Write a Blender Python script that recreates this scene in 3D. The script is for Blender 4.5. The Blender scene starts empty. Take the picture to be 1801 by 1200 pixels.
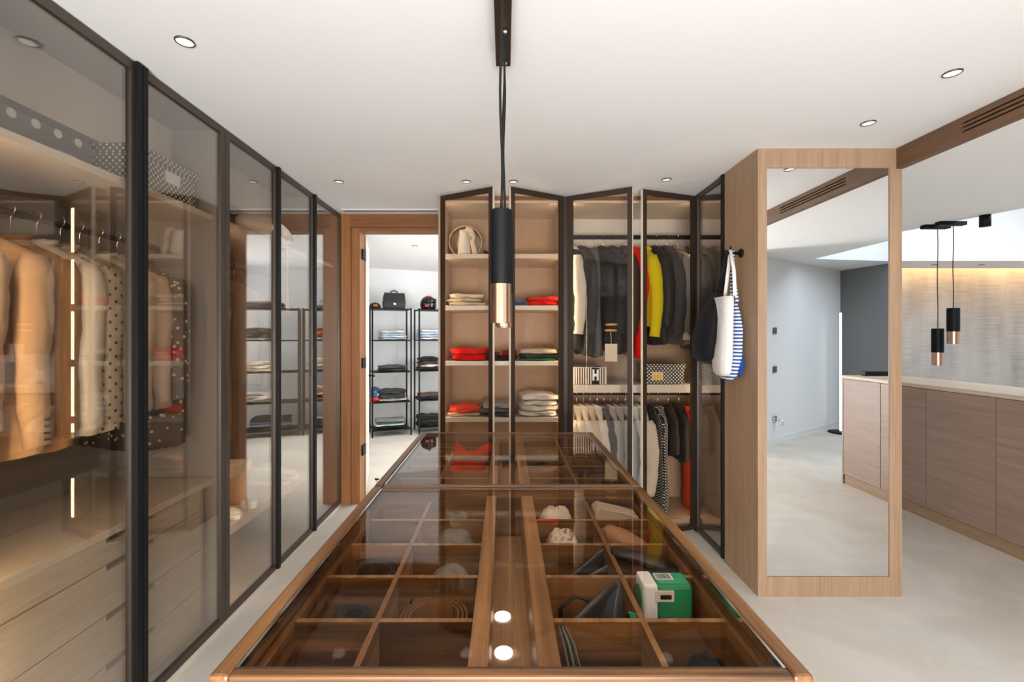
import bpy, math, random
from mathutils import Vector, Matrix
random.seed(7)
S = bpy.context.scene
COL = S.collection
PI = math.pi

# ------------------------------------------------------------------ camera, light, exposure
CAM_Z = 1.46
cam_d = bpy.data.cameras.new('camera'); cam = bpy.data.objects.new('camera', cam_d); COL.objects.link(cam)
cam.location = (0, 0, CAM_Z); cam.rotation_euler = (PI/2, 0, 0)
cam_d.sensor_width = 36.0; cam_d.lens = 36.0*800/1801
cam_d.shift_x = 12.5/1801; cam_d.shift_y = -9/1801
cam_d.clip_start = 0.02; cam_d.clip_end = 200
S.camera = cam
S.view_settings.view_transform = 'Standard'; S.view_settings.look = 'None'
S.view_settings.gamma = 1.0; S.view_settings.use_curve_mapping = False
S.view_settings.exposure = 0.0
S.cycles.max_bounces = 14; S.cycles.diffuse_bounces = 6; S.cycles.glossy_bounces = 8
S.cycles.transparent_max_bounces = 32; S.cycles.sample_clamp_indirect = 6.0
S.cycles.caustics_reflective = False; S.cycles.caustics_refractive = False

world = bpy.data.worlds.new('world'); S.world = world; world.use_nodes = True
bg = world.node_tree.nodes['Background']; bg.inputs[0].default_value = (.62, .78, 1, 1); bg.inputs[1].default_value = 1.2

def area(name, loc, rot, sx, sy, power, color=(1, 1, 1), spread=PI):
    l = bpy.data.lights.new(name, 'AREA'); l.shape = 'RECTANGLE'; l.size = sx; l.size_y = sy
    l.energy = power; l.color = color; l.spread = spread
    o = bpy.data.objects.new(name, l); COL.objects.link(o); o.location = loc; o.rotation_euler = rot
    return o
# daylight at the window behind the camera, at the roof light over the stair well; then an unseen area lamp lighting the windowless back room
area('window_daylight', (0.3, -2.42, 1.45), (PI/2, 0, PI), 3.0, 1.9, 135, (.99, .99, .985))
area('roof_light_daylight', (5.6, 2.2, 3.42), (0, 0, 0), 2.4, 6.0, 200, (.76, .88, 1))
area('back_room_fill', (1.30, 5.6, 1.6), (PI/2, 0, PI/2), 1.6, 1.4, 75, (.95, .98, 1))
# fill lamp added behind the camera, aimed forward and up at the ceiling
area('added_fill', (0.1, -2.25, .75), (PI-math.radians(56), 0, 0), 1.8, 1.0, 255, (1, .99, .985))
DOWN_POWER = .35
DOWN_COLOR = (1, .93, .84)
LED_STRENGTH = 42.0
LED_COLOR = (1, .74, .45, 1)

# ------------------------------------------------------------------ helpers
class MB:
    def __init__(s): s.v = []; s.f = []
    def add(s, vs, fs):
        n = len(s.v); s.v += [tuple(p) for p in vs]; s.f += [tuple(i+n for i in q) for q in fs]; return s
    def box(s, x0, x1, y0, y1, z0, z1):
        return s.add([(x0,y0,z0),(x1,y0,z0),(x1,y1,z0),(x0,y1,z0),(x0,y0,z1),(x1,y0,z1),(x1,y1,z1),(x0,y1,z1)],
                     [(0,3,2,1),(4,5,6,7),(0,1,5,4),(1,2,6,5),(2,3,7,6),(3,0,4,7)])
    def obox(s, c, a, b, d):
        c, a, b, d = map(Vector, (c, a, b, d))
        q = [c-a-b-d, c+a-b-d, c+a+b-d, c-a+b-d, c-a-b+d, c+a-b+d, c+a+b+d, c-a+b+d]
        return s.add(q, [(0,3,2,1),(4,5,6,7),(0,1,5,4),(1,2,6,5),(2,3,7,6),(3,0,4,7)])
    def loft(s, rings, cap=True, close=True):
        n = len(rings[0]); vs = [p for r in rings for p in r]; fs = []
        for i in range(len(rings)-1):
            for j in range(n if close else n-1):
                k = (j+1) % n
                fs.append((i*n+j, i*n+k, (i+1)*n+k, (i+1)*n+j))
        if cap:
            fs.append(tuple(range(n-1, -1, -1))); fs.append(tuple((len(rings)-1)*n+j for j in range(n)))
        return s.add(vs, fs)
    def tube(s, pts, r, n=8, cap=True, flat=1.0, up=(0, 0, 1)):
        pts = [Vector(p) for p in pts]; rings = []
        rr = r if isinstance(r, (list, tuple)) else [r]*len(pts)
        up = Vector(up); side = None
        for i, p in enumerate(pts):
            t = (pts[min(i+1, len(pts)-1)] - pts[max(i-1, 0)]).normalized()
            if side is None:
                side = t.cross(up)
                if side.length < 1e-3: side = t.cross(Vector((0, 1, 0)))
            else: side = side - t*side.dot(t)
            side.normalize(); w = side.cross(t)
            rings.append([p + side*math.cos(2*PI*j/n)*rr[i]*flat + w*math.sin(2*PI*j/n)*rr[i] for j in range(n)])
        return s.loft(rings, cap)
    def lathe(s, prof, c=(0, 0, 0), n=20, cap=True):
        c = Vector(c)
        return s.loft([[c+Vector((r*math.cos(2*PI*j/n), r*math.sin(2*PI*j/n), z)) for j in range(n)] for r, z in prof], cap)
    def poly(s, pts, z0, z1):
        return s.loft([[(x, y, z0) for x, y in pts], [(x, y, z1) for x, y in pts]])

def worldloc(o):
    p = Vector((0, 0, 0))
    while o is not None: p += o.location; o = o.parent
    return p
def build(name, mb, mat, parent=None, smooth=False, bevel=0.0, subdiv=0, origin=None):
    if origin is None:
        xs, ys, zs = zip(*mb.v); origin = Vector(((min(xs)+max(xs))/2, (min(ys)+max(ys))/2, min(zs)))
    origin = Vector(origin)
    me = bpy.data.meshes.new(name)
    me.from_pydata([tuple(Vector(p)-origin) for p in mb.v], [], mb.f); me.update()
    me.materials.append(mat)
    if smooth: me.polygons.foreach_set('use_smooth', [True]*len(me.polygons))
    o = bpy.data.objects.new(name, me); COL.objects.link(o)
    if parent is not None:
        o.parent = parent; o.location = origin - worldloc(parent)
    else: o.location = origin
    if bevel:
        b = o.modifiers.new('edge', 'BEVEL'); b.width = bevel; b.segments = 2; b.limit_method = 'ANGLE'
    if subdiv:
        m = o.modifiers.new('smooth', 'SUBSURF'); m.levels = subdiv; m.render_levels = subdiv
    return o
def tag(o, label, cat, group=None, kind=None):
    o['label'] = label; o['category'] = cat
    if group: o['group'] = group
    if kind: o['kind'] = kind
    return o
def thing(name, label, cat, loc=(0, 0, 0), group=None):
    o = bpy.data.objects.new(name, None); COL.objects.link(o); o.location = loc; o.empty_display_size = .05
    return tag(o, label, cat, group)
def struct(name, mb, mat, parent=None, bevel=0, smooth=False):
    o = build(name, mb, mat, parent, smooth, bevel)
    if parent is None: o['kind'] = 'structure'
    return o
def box(*a): return MB().box(*a)
def copy_tree(o, parent=None):
    c = o.copy(); COL.objects.link(c)
    if parent is not None: c.parent = parent
    for ch in list(o.children): copy_tree(ch, c)
    return c

# ------------------------------------------------------------------ materials
def mat(name):
    m = bpy.data.materials.new(name); m.use_nodes = True
    nt = m.node_tree; return m, nt, nt.nodes['Principled BSDF'], nt.nodes['Material Output']
def plain(name, c, rough=.5, metal=0.0, spec=.5, bump=0.0, bscale=200, coat=0):
    m, nt, p, out = mat(name)
    p.inputs['Base Color'].default_value = (*c, 1); p.inputs['Roughness'].default_value = rough
    p.inputs['Metallic'].default_value = metal; p.inputs['Specular IOR Level'].default_value = spec
    p.inputs['Coat Weight'].default_value = coat
    if bump:
        tc = nt.nodes.new('ShaderNodeTexCoord'); n = nt.nodes.new('ShaderNodeTexNoise'); n.inputs['Scale'].default_value = bscale
        n.inputs['Detail'].default_value = 4
        b = nt.nodes.new('ShaderNodeBump'); b.inputs['Strength'].default_value = bump; b.inputs['Distance'].default_value = .002
        nt.links.new(tc.outputs['Object'], n.inputs['Vector']); nt.links.new(n.outputs['Fac'], b.inputs['Height'])
        nt.links.new(b.outputs['Normal'], p.inputs['Normal'])
    return m
def wood(name, dark, light, axis, rough=.42, fine=1.0, contrast=.25):
    m, nt, p, out = mat(name); N = nt.nodes.new; L = nt.links.new
    tc = N('ShaderNodeTexCoord'); oi = N('ShaderNodeObjectInfo')
    mul = N('ShaderNodeMath'); mul.operation = 'MULTIPLY'; mul.inputs[1].default_value = 17.3
    add = N('ShaderNodeVectorMath'); add.operation = 'ADD'
    L(oi.outputs['Random'], mul.inputs[0]); L(tc.outputs['Object'], add.inputs[0]); L(mul.outputs[0], add.inputs[1])
    def noise(a, c, detail, dist):
        mp = N('ShaderNodeMapping'); sc = [c, c, c]; sc[axis] = a; mp.inputs['Scale'].default_value = sc
        n = N('ShaderNodeTexNoise'); n.inputs['Scale'].default_value = 1; n.inputs['Detail'].default_value = detail
        n.inputs['Distortion'].default_value = dist
        L(add.outputs[0], mp.inputs[0]); L(mp.outputs[0], n.inputs['Vector']); return n
    n1 = noise(1.1, 26*fine, 5, .5); n2 = noise(5, 230*fine, 3, .1)
    rp = N('ShaderNodeValToRGB'); rp.color_ramp.elements[0].position = .5-contrast; rp.color_ramp.elements[1].position = .5+contrast
    rp.color_ramp.elements[0].color = (*dark, 1); rp.color_ramp.elements[1].color = (*light, 1)
    L(n1.outputs['Fac'], rp.inputs['Fac'])
    mr = N('ShaderNodeMapRange'); mr.inputs['From Min'].default_value = .3; mr.inputs['From Max'].default_value = .7
    mr.inputs['To Min'].default_value = .78; mr.inputs['To Max'].default_value = 1.1
    L(n2.outputs['Fac'], mr.inputs['Value'])
    vm = N('ShaderNodeVectorMath'); vm.operation = 'SCALE'
    L(rp.outputs['Color'], vm.inputs[0]); L(mr.outputs[0], vm.inputs['Scale']); L(vm.outputs[0], p.inputs['Base Color'])
    p.inputs['Roughness'].default_value = rough
    return m
def emis(name, c, s):
    m, nt, p, out = mat(name)
    p.inputs['Base Color'].default_value = (.8, .8, .8, 1)
    p.inputs['Emission Color'].default_value = (*c[:3], 1); p.inputs['Emission Strength'].default_value = s
    return m
def glass(name, tint, r0, power=5.0):
    m, nt, p, out = mat(name); N = nt.nodes.new; L = nt.links.new
    nt.nodes.remove(p)
    t = N('ShaderNodeBsdfTransparent'); t.inputs[0].default_value = (*tint, 1)
    g = N('ShaderNodeBsdfGlossy'); g.inputs['Roughness'].default_value = 0.0; g.inputs['Color'].default_value = (1, 1, 1, 1)
    lw = N('ShaderNodeLayerWeight'); lw.inputs['Blend'].default_value = .5
    pw = N('ShaderNodeMath'); pw.operation = 'POWER'; pw.inputs[1].default_value = power
    mr = N('ShaderNodeMapRange'); mr.inputs['To Min'].default_value = r0; mr.inputs['To Max'].default_value = 1
    mx = N('ShaderNodeMixShader')
    L(lw.outputs['Facing'], pw.inputs[0]); L(pw.outputs[0], mr.inputs['Value']); L(mr.outputs[0], mx.inputs[0])
    L(t.outputs[0], mx.inputs[1]); L(g.outputs[0], mx.inputs[2]); L(mx.outputs[0], out.inputs[0])
    return m
def fabric_nodes(m, nt, p, base_socket=None, c=None, rough=.85, strength=.35, scale=55):
    N = nt.nodes.new; L = nt.links.new
    tc = N('ShaderNodeTexCoord'); n = N('ShaderNodeTexNoise'); n.inputs['Scale'].default_value = scale; n.inputs['Detail'].default_value = 5
    n2 = N('ShaderNodeTexNoise'); n2.inputs['Scale'].default_value = 9; n2.inputs['Detail'].default_value = 3
    L(tc.outputs['Object'], n.inputs['Vector']); L(tc.outputs['Object'], n2.inputs['Vector'])
    ad = N('ShaderNodeMath'); ad.operation = 'MULTIPLY_ADD'; ad.inputs[1].default_value = 6.0
    L(n2.outputs['Fac'], ad.inputs[0]); L(n.outputs['Fac'], ad.inputs[2])
    b = N('ShaderNodeBump'); b.inputs['Strength'].default_value = strength; b.inputs['Distance'].default_value = .006
    L(ad.outputs[0], b.inputs['Height']); L(b.outputs['Normal'], p.inputs['Normal'])
    if c is not None: p.inputs['Base Color'].default_value = (*c, 1)
    p.inputs['Roughness'].default_value = rough; p.inputs['Specular IOR Level'].default_value = .12
    p.inputs['Sheen Weight'].default_value = .04
FAB = {}
def fabric(c, rough=.85):
    k = (tuple(round(x, 3) for x in c), rough)
    if k not in FAB:
        m, nt, p, out = mat('cloth'); fabric_nodes(m, nt, p, c=c, rough=rough); FAB[k] = m
    return FAB[k]
def pattern(name, base, mark, kind, scale, r=.3, rough=.8):
    """flat printed pattern: dots, stripes (across z) or sparkle"""
    m, nt, p, out = mat(name); N = nt.nodes.new; L = nt.links.new
    tc = N('ShaderNodeTexCoord')
    mx = N('ShaderNodeMix'); mx.data_type = 'RGBA'
    mx.inputs[6].default_value = (*base, 1); mx.inputs[7].default_value = (*mark, 1)
    if kind == 'dots':
        sp = N('ShaderNodeSeparateXYZ'); L(tc.outputs['Object'], sp.inputs[0])
        pxy = N('ShaderNodeMath'); pxy.operation = 'ADD'; L(sp.outputs[0], pxy.inputs[0]); L(sp.outputs[1], pxy.inputs[1])
        a = N('ShaderNodeMath'); a.operation = 'ADD'; L(pxy.outputs[0], a.inputs[0]); L(sp.outputs[2], a.inputs[1])
        b = N('ShaderNodeMath'); b.operation = 'SUBTRACT'; L(pxy.outputs[0], b.inputs[0]); L(sp.outputs[2], b.inputs[1])
        cb = N('ShaderNodeCombineXYZ'); L(a.outputs[0], cb.inputs[0]); L(b.outputs[0], cb.inputs[1])
        sc = N('ShaderNodeVectorMath'); sc.operation = 'SCALE'; sc.inputs['Scale'].default_value = scale; L(cb.outputs[0], sc.inputs[0])
        fr = N('ShaderNodeVectorMath'); fr.operation = 'FRACTION'; L(sc.outputs[0], fr.inputs[0])
        ds = N('ShaderNodeVectorMath'); ds.operation = 'DISTANCE'; ds.inputs[1].default_value = (.5, .5, 0); L(fr.outputs[0], ds.inputs[0])
        lt = N('ShaderNodeMath'); lt.operation = 'LESS_THAN'; lt.inputs[1].default_value = r; L(ds.outputs['Value'], lt.inputs[0])
    elif kind == 'row':
        sp = N('ShaderNodeSeparateXYZ'); L(tc.outputs['Object'], sp.inputs[0])
        pxy = N('ShaderNodeMath'); pxy.operation = 'ADD'; L(sp.outputs[0], pxy.inputs[0]); L(sp.outputs[1], pxy.inputs[1])
        ms = N('ShaderNodeMath'); ms.operation = 'MULTIPLY'; ms.inputs[1].default_value = scale; L(pxy.outputs[0], ms.inputs[0])
        fr = N('ShaderNodeMath'); fr.operation = 'FRACT'; L(ms.outputs[0], fr.inputs[0])
        zz = N('ShaderNodeMath'); zz.operation = 'MULTIPLY_ADD'; zz.inputs[1].default_value = scale; zz.inputs[2].default_value = .5-scale*.115
        L(sp.outputs[2], zz.inputs[0])
        cb = N('ShaderNodeCombineXYZ'); L(fr.outputs[0], cb.inputs[0]); L(zz.outputs[0], cb.inputs[1])
        ds = N('ShaderNodeVectorMath'); ds.operation = 'DISTANCE'; ds.inputs[1].default_value = (.5, .5, 0); L(cb.outputs[0], ds.inputs[0])
        lt = N('ShaderNodeMath'); lt.operation = 'LESS_THAN'; lt.inputs[1].default_value = r; L(ds.outputs['Value'], lt.inputs[0])
    elif kind in ('stripes', 'vstripes'):
        wv = N('ShaderNodeTexWave'); wv.bands_direction = 'Z' if kind == 'stripes' else 'X'; wv.inputs['Scale'].default_value = scale
        wv.inputs['Distortion'].default_value = .5 if kind == 'stripes' else 0
        L(tc.outputs['Object'], wv.inputs['Vector'])
        lt = N('ShaderNodeMath'); lt.operation = 'GREATER_THAN'; lt.inputs[1].default_value = r; L(wv.outputs['Fac'], lt.inputs[0])
    elif kind == 'marble':
        n = N('ShaderNodeTexNoise'); n.inputs['Scale'].default_value = scale; n.inputs['Distortion'].default_value = 1.5
        L(tc.outputs['Object'], n.inputs['Vector'])
        lt = N('ShaderNodeMath'); lt.operation = 'GREATER_THAN'; lt.inputs[1].default_value = r; L(n.outputs['Fac'], lt.inputs[0])
    else:
        vo = N('ShaderNodeTexVoronoi'); vo.inputs['Scale'].default_value = scale; L(tc.outputs['Object'], vo.inputs['Vector'])
        lt = N('ShaderNodeMath'); lt.operation = 'LESS_THAN'; lt.inputs[1].default_value = r; L(vo.outputs['Distance'], lt.inputs[0])
    L(lt.outputs[0], mx.inputs[0]); L(mx.outputs[2], p.inputs['Base Color'])
    p.inputs['Roughness'].default_value = rough
    return m

M = {}
def mottled(name, a, b, scale, rough, bump=.06):
    m, nt, p, out = mat(name); N = nt.nodes.new; L = nt.links.new
    tc = N('ShaderNodeTexCoord'); n = N('ShaderNodeTexNoise'); n.inputs['Scale'].default_value = scale; n.inputs['Detail'].default_value = 9
    n.inputs['Roughness'].default_value = .62; n.inputs['Distortion'].default_value = .7
    rp = N('ShaderNodeValToRGB'); rp.color_ramp.elements[0].position = .32; rp.color_ramp.elements[1].position = .68
    rp.color_ramp.elements[0].color = (*a, 1); rp.color_ramp.elements[1].color = (*b, 1)
    L(tc.outputs['Object'], n.inputs['Vector']); L(n.outputs['Fac'], rp.inputs[0]); L(rp.outputs[0], p.inputs['Base Color'])
    n2 = N('ShaderNodeTexNoise'); n2.inputs['Scale'].default_value = 90; n2.inputs['Detail'].default_value = 5
    bp = N('ShaderNodeBump'); bp.inputs['Strength'].default_value = bump; bp.inputs['Distance'].default_value = .004
    L(tc.outputs['Object'], n2.inputs['Vector']); L(n2.outputs['Fac'], bp.inputs['Height']); L(bp.outputs[0], p.inputs['Normal'])
    p.inputs['Roughness'].default_value = rough
    return m
M['floor'] = mottled('floor_microcement', (.57, .52, .455), (.70, .655, .59), 2.2, .55)
M['ceiling'] = plain('ceiling_paint', (.84, .84, .84), .9, spec=.2)
M['wall'] = plain('wall_paint', (.82, .82, .82), .85, spec=.2)
M['grey_wall'] = plain('grey_paint', (.20, .205, .205), .8)
M['stone'] = mottled('grey_stone', (.17, .16, .15), (.25, .24, .22), 4, .6)
M['walnut_y'] = wood('walnut_y', (.070, .028, .008), (.31, .140, .048), 1, .34, contrast=.14)
M['walnut_x'] = wood('walnut_x', (.062, .025, .008), (.26, .115, .040), 0, .34, contrast=.14)
M['walnut_pale'] = wood('walnut_pale', (.20, .095, .036), (.46, .25, .11), 1, .36, contrast=.17)
M['walnut_light'] = wood('walnut_light', (.36, .19, .085), (.62, .38, .19), 1, .36, contrast=.17)
M['oak_z'] = wood('oak_z', (.31, .195, .115), (.41, .27, .17), 2, .45, fine=1.6)
M['oak_x'] = wood('oak_x', (.31, .195, .115), (.41, .27, .17), 0, .45, fine=1.6)
M['beam'] = wood('beam_wood', (.115, .058, .028), (.175, .092, .046), 1, .45, fine=1.4)
M['teak_z'] = wood('teak_z', (.27, .10, .026), (.40, .165, .05), 2, .42, fine=1.3)
M['teak_x'] = wood('teak_x', (.20, .075, .02), (.31, .125, .036), 0, .42, fine=1.3)
M['cab'] = wood('cabinet_oak', (.24, .158, .118), (.33, .225, .172), 1, .5, fine=1.2, contrast=.3)
M['cab_top'] = wood('cabinet_top', (.50, .38, .28), (.58, .46, .35), 1, .5, fine=1.2)
M['plinth'] = wood('plinth_oak', (.25, .155, .085), (.33, .21, .125), 1, .5)
M['tan'] = plain('tan_panel', (.44, .30, .20), .6, bump=.08, bscale=350)
M['beige'] = plain('beige_laminate', (.66, .57, .47), .5)
M['greige'] = plain('greige_laminate', (.29, .268, .25), .55)
M['taupe'] = wood('taupe_drawer', (.54, .46, .37), (.62, .55, .45), 1, .5, fine=1.2)
M['olive'] = plain('olive_lacquer', (.17, .15, .11), .45)
M['bronze'] = plain('bronze_aluminium', (.095, .076, .062), .42, metal=.6)
M['brown_frame'] = plain('brown_aluminium', (.042, .027, .018), .45, metal=.3, spec=.3)
M['black'] = plain('black_metal', (.007, .007, .007), .5, spec=.2)
M['blackmatte'] = plain('black_matte', (.004, .004, .005), .5, spec=.16)
M['chrome'] = plain('chrome', (.8, .8, .8), .12, metal=1)
M['copper'] = plain('brushed_copper', (.62, .38, .26), .22, metal=1)
M['mirror'] = plain('mirror_silver', (.93, .94, .94), 0.0, metal=1)
M['smoked'] = glass('smoked_glass', (.93, .90, .86), .09, 2.9)
M['lightly_smoked'] = glass('lightly_smoked_glass', (.93, .905, .875), .018, 5.0)
M['clear'] = glass('clear_glass', (.93, .92, .90), .05)
M['case_glass'] = glass('case_glass', (.93, .89, .85), .004, 5.4)
M['led'] = emis('led_strip', LED_COLOR, LED_STRENGTH)
M['white_glow'] = emis('white_glow', (1, .97, .93), 2)
M['lens'] = emis('downlight_lens', (1, .93, .82), .55)
M['cove'] = emis('cove_led', (1, .60, .24), 48)
M['white'] = plain('white_plastic', (.8, .8, .8), .35)
M['whitepaint'] = plain('white_lacquer', (.70, .66, .61), .5)
M['hangwood'] = plain('hanger_beech', (.38, .20, .085), .45)
M['hangblack'] = plain('hanger_black', (.02, .02, .02), .5)
M['hanggrey'] = plain('hanger_velvet', (.13, .12, .115), .9)
M['leather'] = plain('black_leather', (.015, .014, .014), .38, bump=.15, bscale=160)
M['tanleather'] = plain('tan_leather', (.33, .16, .065), .5, bump=.1, bscale=160)
M['greyleather'] = plain('grey_leather', (.16, .145, .13), .5, bump=.1, bscale=160)
M['belt_brown'] = plain('brown_belt_leather', (.20, .085, .025), .35)
M['paper'] = pattern('card_print', (.66, .58, .44), (.50, .43, .32), 'stripes', 55, .82)
M['whitecard'] = plain('white_card', (.8, .78, .74), .7)
M['polka'] = pattern('polka_print', (.014, .013, .013), (.75, .70, .62), 'dots', 38, .30, .6)
M['polka_grey'] = pattern('dot_row_print', (.10, .09, .08), (.72, .68, .62), 'row', 13, .2, .6)
M['lawn'] = plain('lawn', (.12, .22, .03), .9)

# ------------------------------------------------------------------ setting
CEIL = CAM_Z + 1.05      # 2.51
XL = -1.41               # glass front of the left wardrobes
YB = 3.40                # front of the far wardrobes
YD = 3.95                # doorway wall
struct('floor', box(-3.2, 9.2, -2.9, 8.2, -.12, 0), M['floor'])
# ceiling slab over the dressing room, the passage and the back room; the stair well beyond x = 4.2 is open to a roof light
mb = MB()
mb.box(-3.2, 2.2, -2.9, 8.2, CEIL, CEIL+.12)
mb.poly([(2.2, -2.9), (9.2, -2.9), (9.2, -1.85), (4.22, -1.1), (4.30, 3.6), (4.02, 4.52), (3.75, 5.3), (3.75, 8.2), (2.2, 8.2)], CEIL, CEIL+.12)
struct('ceiling', mb, M['ceiling'])
# stair well upper fascias and roof
mb = MB()
mb.poly([(4.20, -1.1), (4.28, 3.6), (4.00, 4.52), (3.7, 5.3), (3.6, 5.3), (3.9, 4.5), (4.16, 3.6), (4.10, -1.1)], CEIL+.12, 3.45)
mb.poly([(4.1, -1.1), (9.2, -1.86), (9.2, -1.98), (4.1, -1.22)], CEIL+.12, 3.45)
mb.box(3.6, 9.2, 5.94, 6.04, 2.47, 3.45)
mb.box(3.6, 9.2, 5.94, 6.60, 2.44, 2.47)
mb.box(3.6, 9.2, 6.54, 6.60, 2.47, 2.60)
struct('trim_1', mb, M['ceiling'])
struct('trim_2', box(3.5, 9.2, -2.2, 7.4, 3.45, 3.52), M['ceiling'])
# walls
struct('wall_left', box(-2.14, -2.02, -2.9, YD+.12, 0, CEIL), M['wall'])
mb = MB()
mb.box(-2.14, -1.37, YD, YD+.12, 0, CEIL); mb.box(-.50, 2.26, YD, YD+.12, 0, CEIL); mb.box(-1.37, -.50, YD, YD+.12, 2.44, CEIL)
struct('wall_back', mb, M['wall'])
mb = MB()   # wall behind the camera with the window opening
mb.box(-2.14, -1.2, -2.62, -2.5, 0, CEIL); mb.box(1.8, 3.0, -2.62, -2.5, 0, CEIL); mb.box(-1.2, 1.8, -2.62, -2.5, 0, .45); mb.box(-1.2, 1.8, -2.62, -2.5, 2.4, CEIL)
struct('wall_front', mb, M['wall'])
mb = MB(); mb.poly([(2.88, -.67), (5.37, -2.35), (5.44, -2.25), (2.95, -.57)][::-1], 0, CEIL); mb.box(2.88, 3.0, -2.6, -.66, 0, CEIL)
struct('wall_right', mb, M['wall'])
struct('baseboard_right', MB().poly([(2.945, -.57), (5.40, -2.235), (5.408, -2.222), (2.953, -.555)], 0, .09), M['white'])
mb = MB(); mb.poly([(5.37, -2.40), (5.54, -1.58), (6.15, 1.0), (6.27, 1.0), (5.66, -1.6), (5.49, -2.42)], 0, 3.45)
struct('wall_grey', mb, M['grey_wall'])
mb = MB(); mb.box(6.15, 9.2, .95, 1.05, 0, 3.45); mb.box(9.1, 9.2, 1.0, 7.4, 0, 3.45); mb.box(2.2, 9.2, 7.3, 7.4, 0, 3.45)
struct('wall_stair', mb, M['wall'])
struct('wall_passage', box(2.20, 2.26, 2.97, 7.4, 0, CEIL), M['wall'])
# back room
mb = MB()
mb.box(-2.75, -2.63, 4.0, 7.2, 0, CEIL)
mb.poly([(-2.75, 6.80), (-.62, 7.62), (-.62, 7.76), (-2.75, 6.94)], 0, CEIL)
mb.poly([(-.62, 7.62), (1.5, 6.78), (1.5, 6.92), (-.62, 7.76)], 0, CEIL)
mb.box(1.38, 1.5, 4.07, 7.0, 0, CEIL)
struct('wall_back_room', mb, M['wall'])
# window behind the camera
w = struct('window_1', MB().box(-1.2, 1.8, -2.58, -2.52, .45, .50).box(-1.2, 1.8, -2.58, -2.52, 2.35, 2.40).box(-1.2, -1.15, -2.58, -2.52, .5, 2.35).box(1.75, 1.8, -2.58, -2.52, .5, 2.35).box(.27, .33, -2.58, -2.52, .5, 2.35), M['black'])
struct('pane', box(-1.15, .27, -2.553, -2.547, .5, 2.35), M['clear'], w); struct('pane', box(.33, 1.75, -2.553, -2.547, .5, 2.35), M['clear'], w)
tag(build('lawn', box(-12, 12, -22, -2.9, -.3, -.2), M['lawn']), 'green lawn outside the window behind the room', 'lawn')
# ceiling beam with a slotted air grille
mb = MB()
BX = 2.19
b0, b1 = CAM_Z+.935, CEIL-.001
mb.box(BX, BX+.04, -2.5, 1.48, b0, b1); mb.box(BX, BX+.04, 2.18, 2.545, b0, b1)
zs = [b0, b0+.037, b0+.046, b0+.057, b0+.066, b0+.077, b0+.086, b1]
for i in range(0, 8, 2): mb.box(BX, BX+.04, 1.48, 2.18, zs[i], zs[i+1])
mb.box(BX+.028, BX+.04, 1.48, 2.18, b0+.02, b1-.02)
struct('trim_3', mb, M['beam'])
# doorway frame and leaf
d = struct('door_1', MB().box(-1.42, -1.33, YD-.03, YD-.001, 0, CEIL-.001).box(-1.37, -1.26, YD-.001, YD+.14, 0, 2.40), M['teak_z'])
struct('head', MB().box(-1.33, -.47, YD-.03, YD-.001, 2.40, CEIL-.001).box(-1.26, -.52, YD-.001, YD+.14, 2.37, 2.44), M['teak_x'], d)
struct('jamb', MB().box(-.55, -.47, YD-.03, YD-.001, 0, 2.40).box(-.52, -.47, YD-.001, YD+.14, 0, 2.37), M['teak_z'], d)
u = Vector((-.167, .66, 0)).normalized(); nrm = Vector((u.y, -u.x, 0))
hc = Vector((-1.255, YD+.15, 0))
leaf = struct('leaf', MB().obox(hc+u*.35+Vector((0, 0, 1.19))-nrm*.02, u*.35, nrm*.02, (0, 0, 1.175)), M['whitepaint'], d)
struct('edge', MB().obox(hc-u*.004+Vector((0, 0, 1.19))-nrm*.02, u*.004, nrm*.021, (0, 0, 1.175)), M['teak_z'], d)
for z in (.45, 1.22, 2.18):
    struct('hinge', MB().box(-1.262, -1.246, YD+.05, YD+.13, z-.045, z+.045), M['black'], d)
hp = hc+u*.62+nrm*.0+Vector((0, 0, 1.05))
struct('lever', MB().tube([hp, hp+nrm*.05, hp+nrm*.055-u*.03, hp+nrm*.055-u*.11], .009), M['black'], d, smooth=True)
st = thing('door_stop', 'chrome door stop on the floor by the open door leaf', 'door stop', (-1.21, 4.30, 0))
build('post', MB().lathe([(.022, 0), (.022, .008), (.012, .012), (.012, .09), (.018, .1), (.018, .12), (.008, .125)], (-1.21, 4.30, 0), 16), M['chrome'], st, True)
build('buffer', MB().lathe([(.019, .100), (.021, .103), (.021, .115), (.019, .118)], (-1.21, 4.30, 0), 16), M['black'], st, True)
# linear air slot in the ceiling by the doorway
v = thing('air_grille', 'slim linear air grille in the ceiling over the doorway', 'vent', (-.95, 3.80, CEIL))
build('frame', MB().box(-1.36, -.5, 3.76, 3.775, CEIL-.008, CEIL).box(-1.36, -.5, 3.855, 3.87, CEIL-.008, CEIL).box(-1.36, -1.345, 3.775, 3.855, CEIL-.008, CEIL).box(-.515, -.5, 3.775, 3.855, CEIL-.008, CEIL), M['white'], v)
for k in range(3): build('slat', MB().box(-1.345, -.515, 3.782+k*.024, 3.796+k*.024, CEIL-.007, CEIL-.002), M['greige'], v)

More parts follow.
